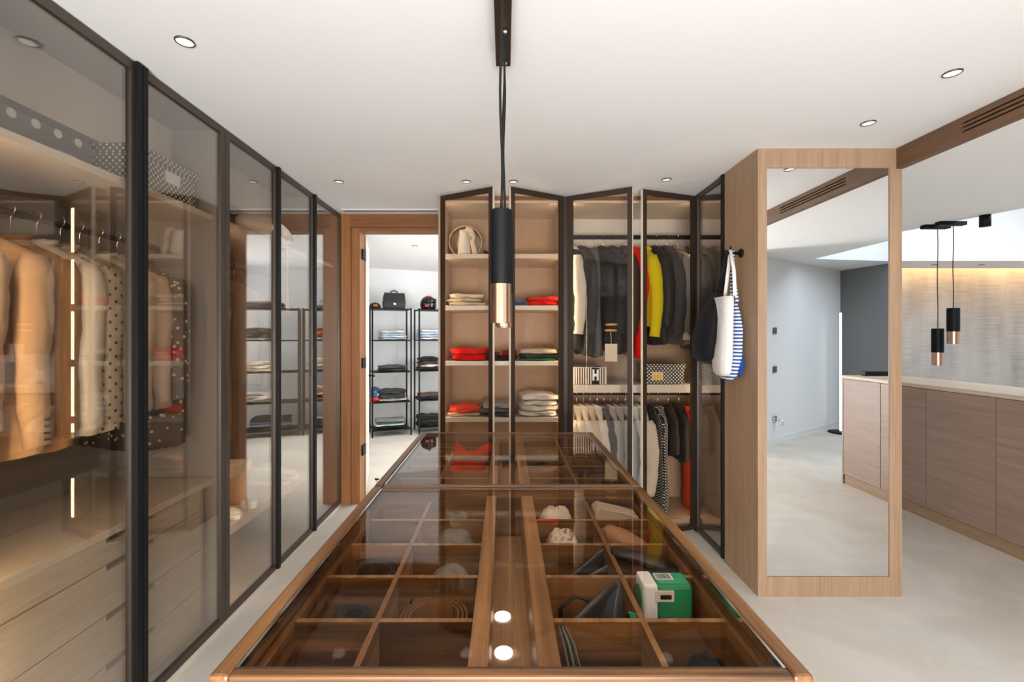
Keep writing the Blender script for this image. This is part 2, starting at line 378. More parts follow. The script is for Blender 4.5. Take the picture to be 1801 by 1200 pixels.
# ------------------------------------------------------------------ recessed downlights
def downlight(x, y, label, r=.032, z=CEIL, power=DOWN_POWER, color=DOWN_COLOR, group='recessed downlights'):
    t = thing('downlight', label, 'ceiling light', (x, y, z), group)
    build('ring', MB().lathe([(r*.86, -.002), (r*.9, -.006), (r, -.004), (r, 0.0)], (x, y, z), 28, cap=False), M['bronze'], t, True)
    build('lens', MB().lathe([(.001, -.0015), (r*.87, -.0025)], (x, y, z), 28, cap=False), M['lens'], t)
    if power:
        l = bpy.data.lights.new('downlight_lamp', 'SPOT'); l.energy = power*4; l.color = color; l.spot_size = math.radians(125); l.spot_blend = .9; l.shadow_soft_size = .04
        o = bpy.data.objects.new('downlight_lamp', l); COL.objects.link(o); o.parent = t; o.location = (0, 0, -.012)
for x, y, lb in ((-1.14, 1.62, 'large looking recessed downlight over the nearest glass doors'),
                 (1.785, 1.814, 'recessed downlight nearest the grille in the wooden beam'),
                 (1.79, 2.24, 'recessed downlight in front of the mirror column'),
                 (-.262, 3.09, 'recessed downlight above the left open door of the shelf wardrobe'),
                 (.058, 3.09, 'recessed downlight just right of the pendant cord by the shelf wardrobe'),
                 (1.083, 3.05, 'recessed downlight above the open doors of the hanging wardrobe'),
                 (-1.128, 3.09, 'recessed downlight between the glass doors and the doorway')):
    downlight(x, y, lb)
for x, y, lb in ((-1.05, 5.3, 'back room downlight nearest the doorway, left'), (-.15, 5.5, 'back room downlight in the middle of the ceiling'), (.6, 5.6, 'back room downlight farthest from the door leaf')):
    downlight(x, y, lb, group='back room downlights', power=16)
downlight(5.9, 6.25, 'soffit downlight left of its twin before the curtain', z=2.44, power=0, group='soffit downlights')
downlight(6.55, 6.25, 'soffit downlight right of its twin before the curtain', z=2.44, power=0, group='soffit downlights')

# ------------------------------------------------------------------ glass doors
def door(parent, hinge, free, z0, z1, m_frame, fw=.034, th=.022, handle=None, pane=None, hm=None, edge=None):
    h = Vector((*hinge, 0)); f = Vector((*free, 0)); u = (f-h).normalized(); L = (f-h).length
    n = Vector((u.y, -u.x, 0)); c = h + u*L/2; zm = (z0+z1)/2
    mb = MB()
    mb.obox(h+u*fw/2+Vector((0, 0, zm)), u*fw/2, n*th/2, (0, 0, (z1-z0)/2))
    mb.obox(h+u*(L-fw/2)+Vector((0, 0, zm)), u*fw/2, n*th/2, (0, 0, (z1-z0)/2))
    mb.obox(c+Vector((0, 0, z0+fw/2)), u*(L/2-fw), n*th/2, (0, 0, fw/2))
    mb.obox(c+Vector((0, 0, z1-fw/2)), u*(L/2-fw), n*th/2, (0, 0, fw/2))
    d = build('door', mb, m_frame, parent)
    build('pane', MB().obox(c+Vector((0, 0, zm)), u*(L/2-fw+.004), n*.003, (0, 0, (z1-z0)/2-fw+.004)), pane or M['smoked'], d)
    if handle is not None:
        hp = h+u*(L-.012) if handle == 'free' else h+u*.012
        s = 1 if (hp+n*.1).length < (hp-n*.1).length else -1
        build('handle', MB().obox(hp+n*s*(th/2+.008)+Vector((0, 0, zm)), u*.012, n*.008, (0, 0, (z1-z0)/2)), hm or M['black'], d)
    if edge is not None:
        build('lit_edge', MB().obox(f+u*.0015+Vector((0, 0, zm)), u*.0015, n*th/2*.96, (0, 0, (z1-z0)/2)), edge, d)  # pale strip paints the LED light falling on the door's free edge
    return d
GAP = .002
DZ0, DZ1 = .02, CEIL-.006

# ------------------------------------------------------------------ left wardrobes
XBK = -2.0
def left_unit(y0, y1, doors, label, shelf=True, bench=None, rail=True, bulk=True):
    t = thing('glass_wardrobe', label, 'wardrobe', (-1.7, (y0+y1)/2, 0), 'smoked glass wardrobes along the left side')
    build('back_panel', box(XBK, XBK+.015, y0+.018, y1-.018, .02, CEIL-.02), M['greige'], t)
    for ya, yb in ((y0, y0+.018), (y1-.018, y1)):
        build('side_panel', box(XBK, XL-.025, ya, yb, .02, CEIL-.02), M['greige'], t)
    build('base_panel', box(XBK, XL-.0, y0, y1, 0, .018), M['beige'], t)
    build('top_panel', box(XBK, XL-.025, y0, y1, CEIL-.02, CEIL-.002), M['greige'], t)
    if bulk: build('bulkhead', box(XBK+.016, -1.67, y0+.018, y1-.018, 2.26, CEIL-.02), M['whitepaint'], t)
    if shelf: build('shelf', box(XBK+.016, -1.46, y0+.018, y1-.018, 2.036, 2.066), M['beige'], t, bevel=.002)
    if rail:
        build('rail', MB().tube([(-1.74, y0+.018, 1.895), (-1.74, y1-.018, 1.895)], .013, 12), M['black'], t, True)
        build('led_strip', box(-1.452, -1.440, y0+.018, y0+.024, .10, 2.03), M['led'], t)
    for k, (a, b, hd) in enumerate(doors):
        door(t, (XL-.012, a+GAP), (XL-.012, b-GAP), DZ0, DZ1, M['bronze'], handle=hd)
    return t
left_unit(.13, 1.21, [(.13, .67, None), (.67, 1.21, None)], 'empty smoked glass wardrobe nearest the camera', rail=False)
U1 = left_unit(1.21, 2.297, [(1.21, 1.754, 'free'), (1.754, 2.297, 'hinge')], 'smoked glass wardrobe holding tan jackets over a drawer bench')
U2 = left_unit(2.297, 3.377, [(2.297, 2.834, 'free'), (2.834, 3.377, 'free')], 'smoked glass wardrobe with a white bag on its top shelf')
U3 = left_unit(3.377, 3.917, [(3.377, 3.917, None)], 'narrow smoked glass wardrobe beside the wooden doorway', rail=False)
# drawer bench inside the first wardrobe
BT = .75
t = U1
build('bench_top', box(XBK+.016, -1.455, 1.23, 2.278, BT-.03, BT), M['beige'], t, bevel=.002)
build('bench_body', box(XBK+.016, -1.49, 1.25, 2.205, .03, BT-.03), M['taupe'], t)
build('bench_end', box(XBK+.016, -1.475, 2.205, 2.223, .03, BT-.03), M['tan'], t)
lv = [BT-.032, .613, .428, .242, .058]
for i in range(4):
    z1, z0 = lv[i]-.002, lv[i+1]+.002
    mb = MB(); y0, y1, ya, yb = 1.255, 2.200, 1.68, 1.92; xa, xb = -1.49, -1.472
    mb.box(xa, xb, y0, y1, z0, z1-.022); mb.box(xa, xb, y0, ya, z1-.022, z1); mb.box(xa, xb, yb, y1, z1-.022, z1)
    dr = build('drawer', mb, M['taupe'], t)
    build('finger_pull', box(xa, xa+.004, ya, yb, z1-.022, z1), M['olive'], dr)
# shoe shelves in the second wardrobe
build('shoe_shelf', box(XBK+.016, -1.46, 2.316, 3.355, .40, .45), M['beige'], U2)
build('shoe_shelf', box(XBK+.016, -1.46, 2.316, 2.62, .70, .75), M['beige'], U2)
build('end_post', box(XBK+.016, -1.48, 2.60, 2.618, .45, .70), M['tan'], U2)

# ------------------------------------------------------------------ far wardrobes
AX0, AX1 = -.48, .434
BX0, BX1 = .476, 1.42
YR = 3.92
t = A = thing('shelf_wardrobe', 'open shelf wardrobe with folded clothes and two open glass doors', 'wardrobe', (-.02, 3.65, 0))
build('side_panel', box(AX0-.016, AX0+.010, YB-.012, YR, 0, CEIL-.004), M['oak_z'], t)
build('inner_side', box(AX0+.010, AX0+.024, YB+.02, YR-.014, .08, 2.46), M['beige'], t)
build('inner_side', box(AX1-.014, AX1, YB+.02, YR-.014, .08, 2.46), M['beige'], t)
build('side_panel', box(AX1, AX1+.021, YB+.012, YR, 0, CEIL-.004), M['brown_frame'], t)
build('back_panel', box(AX0+.01, AX1, YR-.014, YR, .08, 2.46), M['tan'], t)
build('top_panel', box(AX0+.01, AX1, YB+.02, YR, 2.46, 2.478), M['beige'], t)
build('header', box(AX0+.01, AX1, YB+.012, YB+.035, 2.478, CEIL-.004), M['teak_x'], t)
build('base_plinth', box(AX0+.01, AX1, YB+.03, YR-.014, 0, .08), M['tan'], t)
ASH = [2.08, 1.69, 1.27, .843, .43]
for z in ASH:
    sh = build('shelf', box(AX0+.024, AX1-.014, YB+.035, YR-.014, z-.034, z), M['beige'], t, bevel=.002)
for x in (AX0+.026, AX1-.019):
    
    zz = [.08] + ASH[::-1] + [2.47]
    for za, zb_ in zip(zz[:-1], zz[1:]): build('led_strip', box(x, x+.003, YB+.028, YB+.034, za+.012, zb_-.045), M['led'], t)
door(A, (AX0, YB), (-.08, 3.18), DZ0, DZ1-.002, M['brown_frame'], edge=M['beige'], pane=M['lightly_smoked'])
door(A, (AX1, YB), (.036, 3.18), DZ0, DZ1-.002, M['brown_frame'], edge=M['beige'], pane=M['lightly_smoked'])
t = B = thing('hanging_wardrobe', 'wide wardrobe with two rails of clothes and open glass doors', 'wardrobe', (.95, 3.65, 0))
build('side_panel', box(BX0-.021, BX0, YB+.012, YR, 0, CEIL-.004), M['brown_frame'], t)
build('inner_side', box(BX0, BX0+.014, YB+.02, YR-.014, .08, 2.46), M['beige'], t)
build('back_panel', box(BX0, 2.18, YR-.014, YR, .08, 1.75), M['tan'], t)
build('upper_back_panel', box(BX0, 2.18, YR-.014, YR, 1.75, 2.46), M['whitepaint'], t)
build('top_panel', box(BX0, 2.18, YB+.02, YR, 2.46, 2.478), M['beige'], t)
build('header', box(BX0, BX1, YB+.012, YB+.035, 2.478, CEIL-.004), M['teak_x'], t)
build('base_plinth', box(BX0, 2.18, YB+.03, YR-.014, 0, .08), M['tan'], t)
build('shelf', box(BX0+.014, 2.18, YB+.035, YR-.014, 1.03, 1.09), M['beige'], t, bevel=.002)
build('rail', MB().box(BX0+.014, 2.18, 3.645, 3.657, 2.235, 2.268), M['black'], t)
build('rail', MB().box(BX0+.014, 2.18, 3.645, 3.657, .985, 1.010), M['black'], t)
build('led_strip', box(BX0+.018, BX0+.021, YB+.028, YB+.034, .1, 2.44), M['led'], t)
build('led_strip', box(BX1-.004, BX1-.001, YB+.028, YB+.034, .1, 2.44), M['led'], t)
door(B, (BX0, YB), (.894, 3.185), DZ0, DZ1-.002, M['brown_frame'], edge=M['beige'], pane=M['lightly_smoked'])
door(B, (BX1, YB), (.975, 3.235), DZ0, DZ1-.002, M['brown_frame'], edge=M['beige'], pane=M['lightly_smoked'])
t = Cc = thing('corner_wardrobe', 'corner wardrobe bay behind a closed smoked glass door beside the wooden column', 'wardrobe', (1.8, 3.2, 0))
door(Cc, (1.43, YB-.012), (1.43, 2.935), DZ0, DZ1, M['bronze'], handle='free', fw=.03)
build('corner_post', box(1.422, 1.446, YB-.010, YB+.03, 0, CEIL-.004), M['black'], t)
build('inner_side', box(2.165, 2.18, 2.95, YR-.02, 0, 2.46), M['greige'], t)
build('inner_side', box(1.45, 2.165, 2.935, 2.95, .0, 2.46), M['greige'], t)
build('rail', MB().tube([(1.82, 2.95, 2.25), (1.82, 3.63, 2.25)], .013, 10), M['black'], t, True)
for z in (.62, .93): build('drawer', box(1.62, 2.16, 2.955, 3.3, z-.09, z), M['beige'], t)

# ------------------------------------------------------------------ mirror column
t = thing('mirror_column', 'oak veneered column with a tall framed mirror on its front', 'column', (1.82, 2.74, 0))
CX0, CX1, CY0, CY1 = 1.416, 2.222, 2.545, 2.930
mx0, mx1 = 1.416+.051, 2.154; mz0, mz1 = CAM_Z-1.350, CAM_Z+.941
build('side_panel', box(CX0, CX0+.018, CY0+.02, CY1, 0, CEIL-.002), M['oak_z'], t)
build('core', box(CX0+.018, CX1-.004, CY0+.02, CY1, .002, CEIL-.004), M['oak_z'], t)
build('stile', box(CX0, mx0, CY0, CY0+.02, 0, CEIL-.002), M['oak_z'], t, bevel=.0015)
build('stile', box(mx1, CX1, CY0, CY0+.02, 0, CEIL-.002), M['oak_z'], t, bevel=.0015)
build('bottom_rail', box(mx0, mx1, CY0, CY0+.02, 0, mz0), M['oak_z'], t, bevel=.0015)
build('top_rail', box(mx0, mx1, CY0, CY0+.02, mz1, CEIL-.002), M['oak_z'], t, bevel=.0015)
build('mirror_glass', box(mx0, mx1, CY0+.006, CY0+.02, mz0, mz1), M['mirror'], t)

# ------------------------------------------------------------------ right hand cabinet, curtain, lamps
t = thing('low_cabinet', 'long low oak cabinet with a pale top along the stair well', 'cabinet', (3.6, 2.4, 0))
H = 1.07
build('body', box(3.37, 3.88, .60, 4.60, .09, H-.03), M['cab'], t)
build('plinth', box(3.36, 3.86, .60, 4.60, 0, .09), M['plinth'], t)
build('worktop', box(3.345, 3.90, .58, 4.62, H-.03, H), M['cab_top'], t, bevel=.002)
build('end_panel', box(3.35, 3.89, .58, .60, 0, H-.03), M['cab'], t)
for i in range(8):
    y0 = .60+.515*i-.07 if i else .60
    y1 = .60+.515*(i+1)-.07
    build('door', box(3.35, 3.37, y0+.003, y1-.003, .095, H-.034), M['cab'], t, bevel=.001)
tag(build('soundbar', box(3.50, 3.88, .63, .69, H, H+.045), M['black'], bevel=.006), 'slim black bar lying on top of the low oak cabinet', 'soundbar')
tag(build('stone_ledge', MB().poly([(4.3, 3.2), (6.6, 4.6), (6.6, 5.2), (4.3, 4.2)], 0, .86), M['stone']), 'grey stone ledge behind the low oak cabinet', 'ledge')
# pleated sheer curtain under a lit cove
mb = MB(); rows = []
for k in range(161):
    x = 3.65+5.4*k/160
    y = 7.02+.006*math.sin(k*.9)+.012*math.sin(k*.31)
    rows.append((x, y))
mb.loft([[(x, y, .25) for x, y in rows]+[(x, y+.006, .25) for x, y in rows[::-1]], [(x, y, 2.66) for x, y in rows]+[(x, y+.006, 2.66) for x, y in rows[::-1]]])
def curtain_mat():
    m, nt, p, out = mat('curtain_cloth'); N = nt.nodes.new; L = nt.links.new
    tc = N('ShaderNodeTexCoord')
    def ns(sx, sz, d):
        mp = N('ShaderNodeMapping'); mp.inputs['Scale'].default_value = (sx, 1, sz); n = N('ShaderNodeTexNoise'); n.inputs['Scale'].default_value = 1; n.inputs['Detail'].default_value = d
        L(tc.outputs['Object'], mp.inputs[0]); L(mp.outputs[0], n.inputs['Vector']); return n
    a = ns(2.2, 75, 5); b = ns(2.5, .8, 3)
    ad = N('ShaderNodeMath'); ad.operation = 'MULTIPLY_ADD'; ad.inputs[1].default_value = .7; L(a.outputs['Fac'], ad.inputs[0]); L(b.outputs['Fac'], ad.inputs[2])
    rp = N('ShaderNodeValToRGB'); rp.color_ramp.elements[0].position = .62; rp.color_ramp.elements[1].position = 1.08
    rp.color_ramp.elements[0].color = (.34, .325, .31, 1); rp.color_ramp.elements[1].color = (.52, .50, .48, 1)
    L(ad.outputs[0], rp.inputs[0]); L(rp.outputs[0], p.inputs['Base Color']); p.inputs['Roughness'].default_value = .9
    return m
tag(build('curtain', mb, curtain_mat(), smooth=False), 'wide grey woven curtain lit warmly from above by a cove', 'curtain')
tag(build('cove_light', box(3.7, 9.0, 6.80, 6.82, 2.62, 2.64), M['cove']), 'warm linear cove light above the grey curtain', 'cove light')
t = thing('floor_lamp', 'slim white linear floor lamp on a black disc base by grey wall', 'lamp', (5.05, -1.74, 0))
build('base', MB().lathe([(.16, 0), (.16, .018), (.15, .025), (.02, .03)], (5.05, -1.74, 0), 28), M['black'], t, True)
build('tube', MB().tube([(5.05, -1.74, .03), (5.05, -1.74, 1.81)], .013, 12), M['white_glow'], t, True)
for (dx, z, nm) in ((0.0, 1.53, 'upper'), (0.0, 1.01, 'lower')):
    px, py = 3.63, -1.02
    dv = Vector((2.43, -1.64, 0)).normalized(); nv = Vector((1.64, 2.43, 0)).normalized()
    tag(build('switch_plate', MB().obox(Vector((px, py, z))+nv*.006, dv*.042, nv*.006, (0, 0, .042)), plain('switch_grey', (.10, .10, .10), .5), bevel=.002), nm+' dark square switch plate on the white wall seen in the mirror', 'switch', 'switch plates')
q = Vector((3.63, -1.02, .34)); 
tp = thing('wall_tap', 'small chrome tap low on the white wall in the mirror', 'tap', q)
build('plate', MB().obox(q+nv*.006, dv*.04, nv*.006, (0, 0, .04)), M['chrome'], tp)
build('spout', MB().tube([q+nv*.01, q+nv*.08, q+nv*.10+Vector((0, 0, -.02)), q+nv*.10+Vector((0, 0, -.07))], .014, 10), M['chrome'], tp, True)
# main pendant fixture over the island
def pendant(parent, x, y, zb, zt, ztop, r, split=.35, n=32):
    h = zt-zb
    sh = build('shade', MB().lathe([(r*.93, zb+h*split-.002), (r, zb+h*split), (r, zt-.003), (r-.003, zt), (.006, zt)], (x, y, 0), n), M['blackmatte'], parent, True)
    m = sh.modifiers.new('edges', 'EDGE_SPLIT'); m.split_angle = math.radians(40)
    c = build('copper_end', MB().lathe([(r*.88, zb+.004), (r*.93, zb), (r*.93, zb+h*split-.002), (r*.5, zb+h*split-.001)], (x, y, 0), n, cap=False), M['copper'], parent, True)
    m = c.modifiers.new('edges', 'EDGE_SPLIT'); m.split_angle = math.radians(40)
    build('lens', MB().lathe([(.001, zb+.006), (r*.885, zb+.006)], (x, y, 0), n, cap=False), M['lens'], parent)
    pts = [(x+.003*math.sin(k*.8), y, zt-.002+(ztop-zt)*k/12) for k in range(13)]
    build('cord', MB().tube(pts, .0035, 8), M['black'], parent, True)
t = thing('pendant_fixture', 'black and copper cylinder pendants on a long black ceiling canopy over the island', 'pendant lamp', (-.006, 1.25, CEIL))
build('canopy', box(-.033, .0205, .85, 1.68, CEIL-.055, CEIL-.001), M['brown_frame'], t, bevel=.002)
pendant(t, -.010, 1.23, 1.495, 1.80, CEIL-.055, .030)
pendant(t, -.004, 1.47, 1.492, 1.797, CEIL-.055, .030)
pendant(t, -.002, 1.64, 1.49, 1.795, CEIL-.055, .030)
for y in (1.47, 1.64): build('cord_grip', MB().lathe([(.006, -.018), (.007, -.012), (.007, 0)], (0.0, y, CEIL-.055), 12), M['chrome'], t, True)
for (px, py, z0, z1, lb) in ((4.10, 4.31, CAM_Z-.277, CAM_Z+.070, 'lower hung black and copper pendant over the stair well'), (4.12, 4.18, CAM_Z-.073, CAM_Z+.256, 'higher hung black and copper pendant over the stair well')):
    t = thing('pendant_lamp', lb, 'pendant lamp', (px, py, CEIL), 'stair well pendants')
    build('canopy', box(px-.14, px+.10, py-.03, py+.03, CEIL-.035, CEIL-.001), M['blackmatte'], t, bevel=.002)
    pendant(t, px, py, z0, z1, CEIL-.035, .046)
t = thing('spot_light', 'short black cylinder spotlight on the ceiling edge by the stair well', 'spotlight', (4.2, 3.95, CEIL))
build('body', MB().lathe([(.034, -.10), (.038, -.10), (.038, -.001), (.03, 0)], (4.17, 3.95, CEIL), 24), M['blackmatte'], t, True)
build('lens', MB().lathe([(.001, -.099), (.033, -.099)], (4.17, 3.95, CEIL), 24, cap=False), M['lens'], t)

# ------------------------------------------------------------------ glass topped island
IX0, IX1 = -.49, .51
IZ = CAM_Z-.56     # .90
ICX = .012
DT = IZ-.04        # divider tops
TF = .715          # tray floor
CELL = {}
def island(y0, y1, label):
    t = thing('display_island', label, 'display case', (ICX, (y0+y1)/2, 0), 'glass topped island cases')
    r = .034
    build('rim', box(IX0, IX0+r, y0, y1, IZ-.045, IZ), M['walnut_y'], t, bevel=.006)
    build('rim', box(IX1-r, IX1, y0, y1, IZ-.045, IZ), M['walnut_y'], t, bevel=.006)
    build('rim', box(IX0+r, IX1-r, y0, y0+.022, IZ-.045, IZ-.001), M['walnut_x'], t, bevel=.004)
    build('rim', box(IX0+r, IX1-r, y1-.022, y1, IZ-.045, IZ-.001), M['walnut_x'], t, bevel=.004)
    for xa in (IX0+r, IX1-r-.005): build('metal_trim', box(xa, xa+.005, y0+.022, y1-.022, IZ-.012, IZ-.002), M['chrome'], t)
    build('metal_trim', box(IX0+r+.005, IX1-r-.005, y0+.022, y0+.026, IZ-.012, IZ-.003), M['bronze'], t)
    build('glass_top', box(IX0+r+.005, IX1-r-.005, y0+.026, y1-.022, IZ-.010, IZ-.003), M['case_glass'], t)
    # tray
    xo0, xo1 = -.44, .466; ya, yb = y0+.036, y1-.036
    rl = (-.066, -.030); rr = (.058, .100)
    build('tray_wall', box(IX0+.004, xo0, y0+.004, y1-.004, TF-.02, IZ-.046), M['walnut_y'], t)
    build('tray_wall', box(xo1, IX1-.004, y0+.004, y1-.004, TF-.02, IZ-.046), M['walnut_y'], t)
    build('tray_wall', box(xo0, xo1, y0+.004, ya, TF-.02, IZ-.046), M['walnut_x'], t)
    build('tray_wall', box(xo0, xo1, yb, y1-.004, TF-.02, IZ-.03), M['walnut_x'], t)
    build('tray_floor', box(xo0, xo1, ya, yb, TF-.02, TF), M['walnut_x'], t)
    build('tray_rail', box(rl[0], rl[1], ya, yb, TF, IZ-.022), M['walnut_pale'], t, bevel=.002)
    build('tray_rail', box(rr[0], rr[1], ya, yb, TF, IZ-.022), M['walnut_pale'], t, bevel=.002)
    cb = build('centre_board', box(rl[1], rr[0], ya, yb, TF, TF+.015), M['walnut_light'], t)
    cols = {'l': (xo0, -.269, rl[0]), 'r': (rr[1], .291, xo1)}
    n = 5; st = (yb-ya)/n
    for s, (x0, xm, x1) in cols.items():
        build('long_divider', box(xm-.006, xm+.006, ya, yb, TF, DT+.001), M['walnut_pale'], t)
        for k in range(1, n):
            y = ya+st*k
            for xa, xb in ((x0, xm-.006), (xm+.006, x1)):
                build('cross_divider', box(xa, xb, y-.006, y+.006, TF, DT), M['walnut_x'], t)
                build('divider_edge', box(xa, xb, y-.006, y+.006, DT, DT+.0012), M['walnut_pale'], t)
        build('tray_rail', box(x0, x1, yb-.014, yb, TF, IZ-.026), M['walnut_x'], t)
    for k in range(n):
        for c, s in enumerate('llrr'):
            x0, xm, x1 = cols[s]
            a, b = (x0, xm) if c % 2 == 0 else (xm, x1)
            CELL[(y0 < 1.2, k, c)] = ((a+b)/2, ya+st*(k+.5), TF)
    # base
    build('body', box(-.40, .42, y0+(.15 if y0 < 1 else .0), y1-(0 if y0 < 1 else .15), .10, TF-.02), M['olive'], t)
    build('plinth', box(-.38, .40, y0+(.2 if y0 < 1 else .0), y1-(0 if y0 < 1 else .2), 0, .10), M['tan'], t)
    for sx in (-1, 1):
        x = -.40 if sx < 0 else .42
        ya2, yb2 = y0+(.16 if y0 < 1 else .01), y1-(.01 if y0 < 1 else .16)
        for z0, z1 in ((.11, .29), (.30, .48), (.49, .685)):
            d = build('drawer', box(min(x, x+sx*.018), max(x, x+sx*.018), ya2, yb2, z0, z1), M['taupe'], t, bevel=.001)
    return t, cb
I1, cb1 = island(.748, 1.692, 'nearer glass topped walnut display case with divided compartments')
I2, cb2 = island(1.702, 2.650, 'farther glass topped walnut display case against the shelf wardrobe end')
for y in (1.18, 1.045):  # glowing discs put in for the pendants' reflections in the glass top
    build('reflection_disc', MB().lathe([(.021, 0), (.021, .004), (.017, .006), (.001, .006)], (-.006 if y > 1.1 else -.003, y, TF+.015), 24), M['white_glow'], cb1, True)

# ------------------------------------------------------------------ hanging clothes
def R(rz): return Matrix.Rotation(rz, 3, 'Z')
def place(mb, loc, rz):
    m = R(rz); l = Vector(loc); mb.v = [tuple(m @ Vector(p)+l) for p in mb.v]; return mb
def garment(name, label, cat, loc, rz, m, W=.42, L=.72, T=.085, sleeves=.60, flare=0.0, group=None, collar=True, folds=5, sm=None, cuff=None, buttons=0, pocket=False, belt=False, seed=None, bands=()):
    """clothes hanging from a rail: hook centre at loc, width along local x"""
    rnd = random.Random(seed if seed is not None else label)
    t = thing(name, label, cat, (loc[0], loc[1], loc[2]-.105-L), group)
    ph = rnd.uniform(0, 6); ph2 = rnd.uniform(0, 6)
    w2 = W/2; b = T/2
    prof = [(-.100, .040, .030), (-.117, .060, .040), (-.138, w2*.45, .042), (-.168, w2*.78, b*.88), (-.205, w2*.96, b*.95), (-.26, w2, b)]
    n0 = 9
    for k in range(1, n0+1):
        f = k/n0
        prof.append((-.26-(L-.155)*f, w2*(.955+.05*f)+flare*f*f, b*(1+.12*f)))
    rings = []; N = 26
    for i, (z, a, bb) in enumerate(prof):
        f = max(0, (i-5)/n0); ring = []
        for j in range(N):
            th = 2*PI*j/N; c, s_ = math.cos(th), math.sin(th)
            x = a*math.copysign(abs(c)**.75, c); y = bb*math.copysign(abs(s_)**.8, s_)
            k = 1+(.05+.28*f)*math.sin(folds*th+ph+f*1.3)*(.4+.6*abs(s_))
            ring.append((x+.012*f*math.sin(ph2+z*7), y*k+.010*f*math.sin(z*9+ph), z+(.012*math.sin(2*th+ph) if i == len(prof)-1 else 0)))
        rings.append(ring)
    build('body', place(MB().loft(rings), loc, rz), m, t, True)
    if sleeves:
        for sx in (-1, 1):
            sw = rnd.uniform(-.012, .012); pts = []; rr = []
            for k in range(16):
                f = k/15
                pts.append((sx*(w2-.028+.030*math.sin(min(1, f*2.2)*PI/2)-.012*f), -.018*math.sin(f*PI)*1.3+sw*f-.010*f, -.188-sleeves*f))
                rr.append((.036+.024*math.sin(min(1, f*6)*PI/2))*(1-.36*f)*(1+.05*math.sin(f*17+ph)+.045*math.sin(f*37+ph2)))
            o = build('sleeve', place(MB().tube(pts, rr, 14, flat=.72, up=(0, 1, 0)), loc, rz), sm or m, t, True)
            if cuff is not None:
                p = Vector(pts[-1]); build('cuff', place(MB().tube([p+Vector((0, 0, .05)), p+Vector((0, 0, -.004))], rr[-1]*1.08, 14, flat=.74, up=(0, 1, 0)), loc, rz), cuff, o, True)
            for fb, bmt in bands:
                i0 = int(fb*15); p = Vector(pts[i0]); build('gold_band', place(MB().tube([p+Vector((0, 0, .008)), p-Vector((0, 0, .008))], rr[i0]*1.12, 14, flat=.76, up=(0, 1, 0)), loc, rz), bmt, o, True)
            for q in range(buttons):
                p = Vector(pts[-1])+Vector((sx*.034, 0, .02+.022*q)); build('button', place(MB().lathe([(.001, -.004), (.008, -.003), (.008, .003), (.001, .004)], p, 8), loc, rz), M['black'], o, True)
    if collar:
        cp = []
        for k in range(13):
            th = -PI*.5+2*PI*k/12+PI; cp.append((.056*math.cos(th), .038*math.sin(th), -.106+.012*math.sin(th)))
        build('collar', place(MB().tube(cp, .014, 8, flat=.6), loc, rz), sm or m, t, True)
    if pocket:
        z = -.085-L*.62
        build('pocket_flap', place(MB().box(w2*.2, w2*.78, -b*1.24, -b*1.0, z-.02, z+.03), loc, rz), m, t, bevel=.003)
    if belt:
        z = -.105-L*.56; ring = []
        for j in range(25):
            th = 2*PI*j/24; ring.append((w2*1.0*math.copysign(abs(math.cos(th))**.75, math.cos(th)), b*1.22*math.copysign(abs(math.sin(th))**.8, math.sin(th)), z))
        lo = [[(x, y, z+dz) for x, y, z in ring[:-1]] for dz in (-.022, .022)]
        bl = build('belt', place(MB().loft([[(x*.96, y*.9, z) for x, y, z in lo[0]], [(x*1.02, y*1.05, z) for x, y, z in lo[0]], [(x*1.02, y*1.05, z) for x, y, z in lo[1]], [(x*.96, y*.9, z) for x, y, z in lo[1]]]), loc, rz), m, t, True)
        build('belt_loop', place(MB().box(w2*.9, w2*1.06, -.012, .012, z-.045, z+.035), loc, rz), m, bl, bevel=.003)
    return t
HANG = {}
def hanger(kind, label, loc, rz, group):
    key = kind
    if key not in HANG:
        t = thing('clothes_hanger', label, 'hanger', (0, 0, 0), group)
        m = {'wood': M['hangwood'], 'black': M['hangblack'], 'grey': M['hanggrey'], 'white': M['white']}[kind]
        pts = [(.018*math.cos(a), 0, .018*math.sin(a)-.002) for a in [math.radians(q) for q in range(200, -41, -30)]]
        pts += [(.006, 0, -.024), (0, 0, -.036), (0, 0, -.112)]
        build('hook', MB().tube(pts, .0024, 6, up=(0, 1, 0)), M['chrome'], t, True, origin=(0, 0, 0))
        bar = [(-.150, 0, -.192), (-.10, 0, -.165), (-.05, 0, -.138), (0, 0, -.112), (.05, 0, -.138), (.10, 0, -.165), (.150, 0, -.192)]
        build('shoulder_bar', MB().tube(bar, [.008, .011, .012, .013, .012, .011, .008], 8, up=(0, 1, 0), flat=.6), m, t, True, origin=(0, 0, 0))
        HANG[key] = t; o = t
    else:
        o = copy_tree(HANG[key])
    o.location = loc; o.rotation_euler = (0, 0, rz); o['label'] = label; o['group'] = group
    return o
def hung(name, label, short, cat, loc, rz, m, kind='wood', group=None, **kw):
    o = garment(name, label, cat, loc, rz, m, group=group, **kw)
    hanger(kind, {'wood': 'wooden', 'black': 'black', 'grey': 'grey velvet', 'white': 'white'}[kind]+' hanger carrying the '+short, loc, rz, 'hangers under '+(group or 'clothes'))
    return o
TAN, CAMEL, SUEDE, CREAM = (.50, .31, .17), (.56, .36, .20), (.32, .165, .075), (.66, .58, .47)
M['spotknit'] = pattern('spot_knit', (.50, .38, .26), (.02, .018, .016), 'dots', 19, .17, .9)
M['beaded'] = pattern('beaded_cloth', (.035, .022, .016), (.55, .46, .36), 'sparkle', 95, .17, .6)
M['flower'] = pattern('flowered_black', (.022, .019, .018), (.55, .45, .34), 'sparkle', 34, .24, .7)
M['dotdress'] = pattern('dotted_dress', (.012, .012, .013), (.72, .70, .66), 'dots', 46, .26, .8)
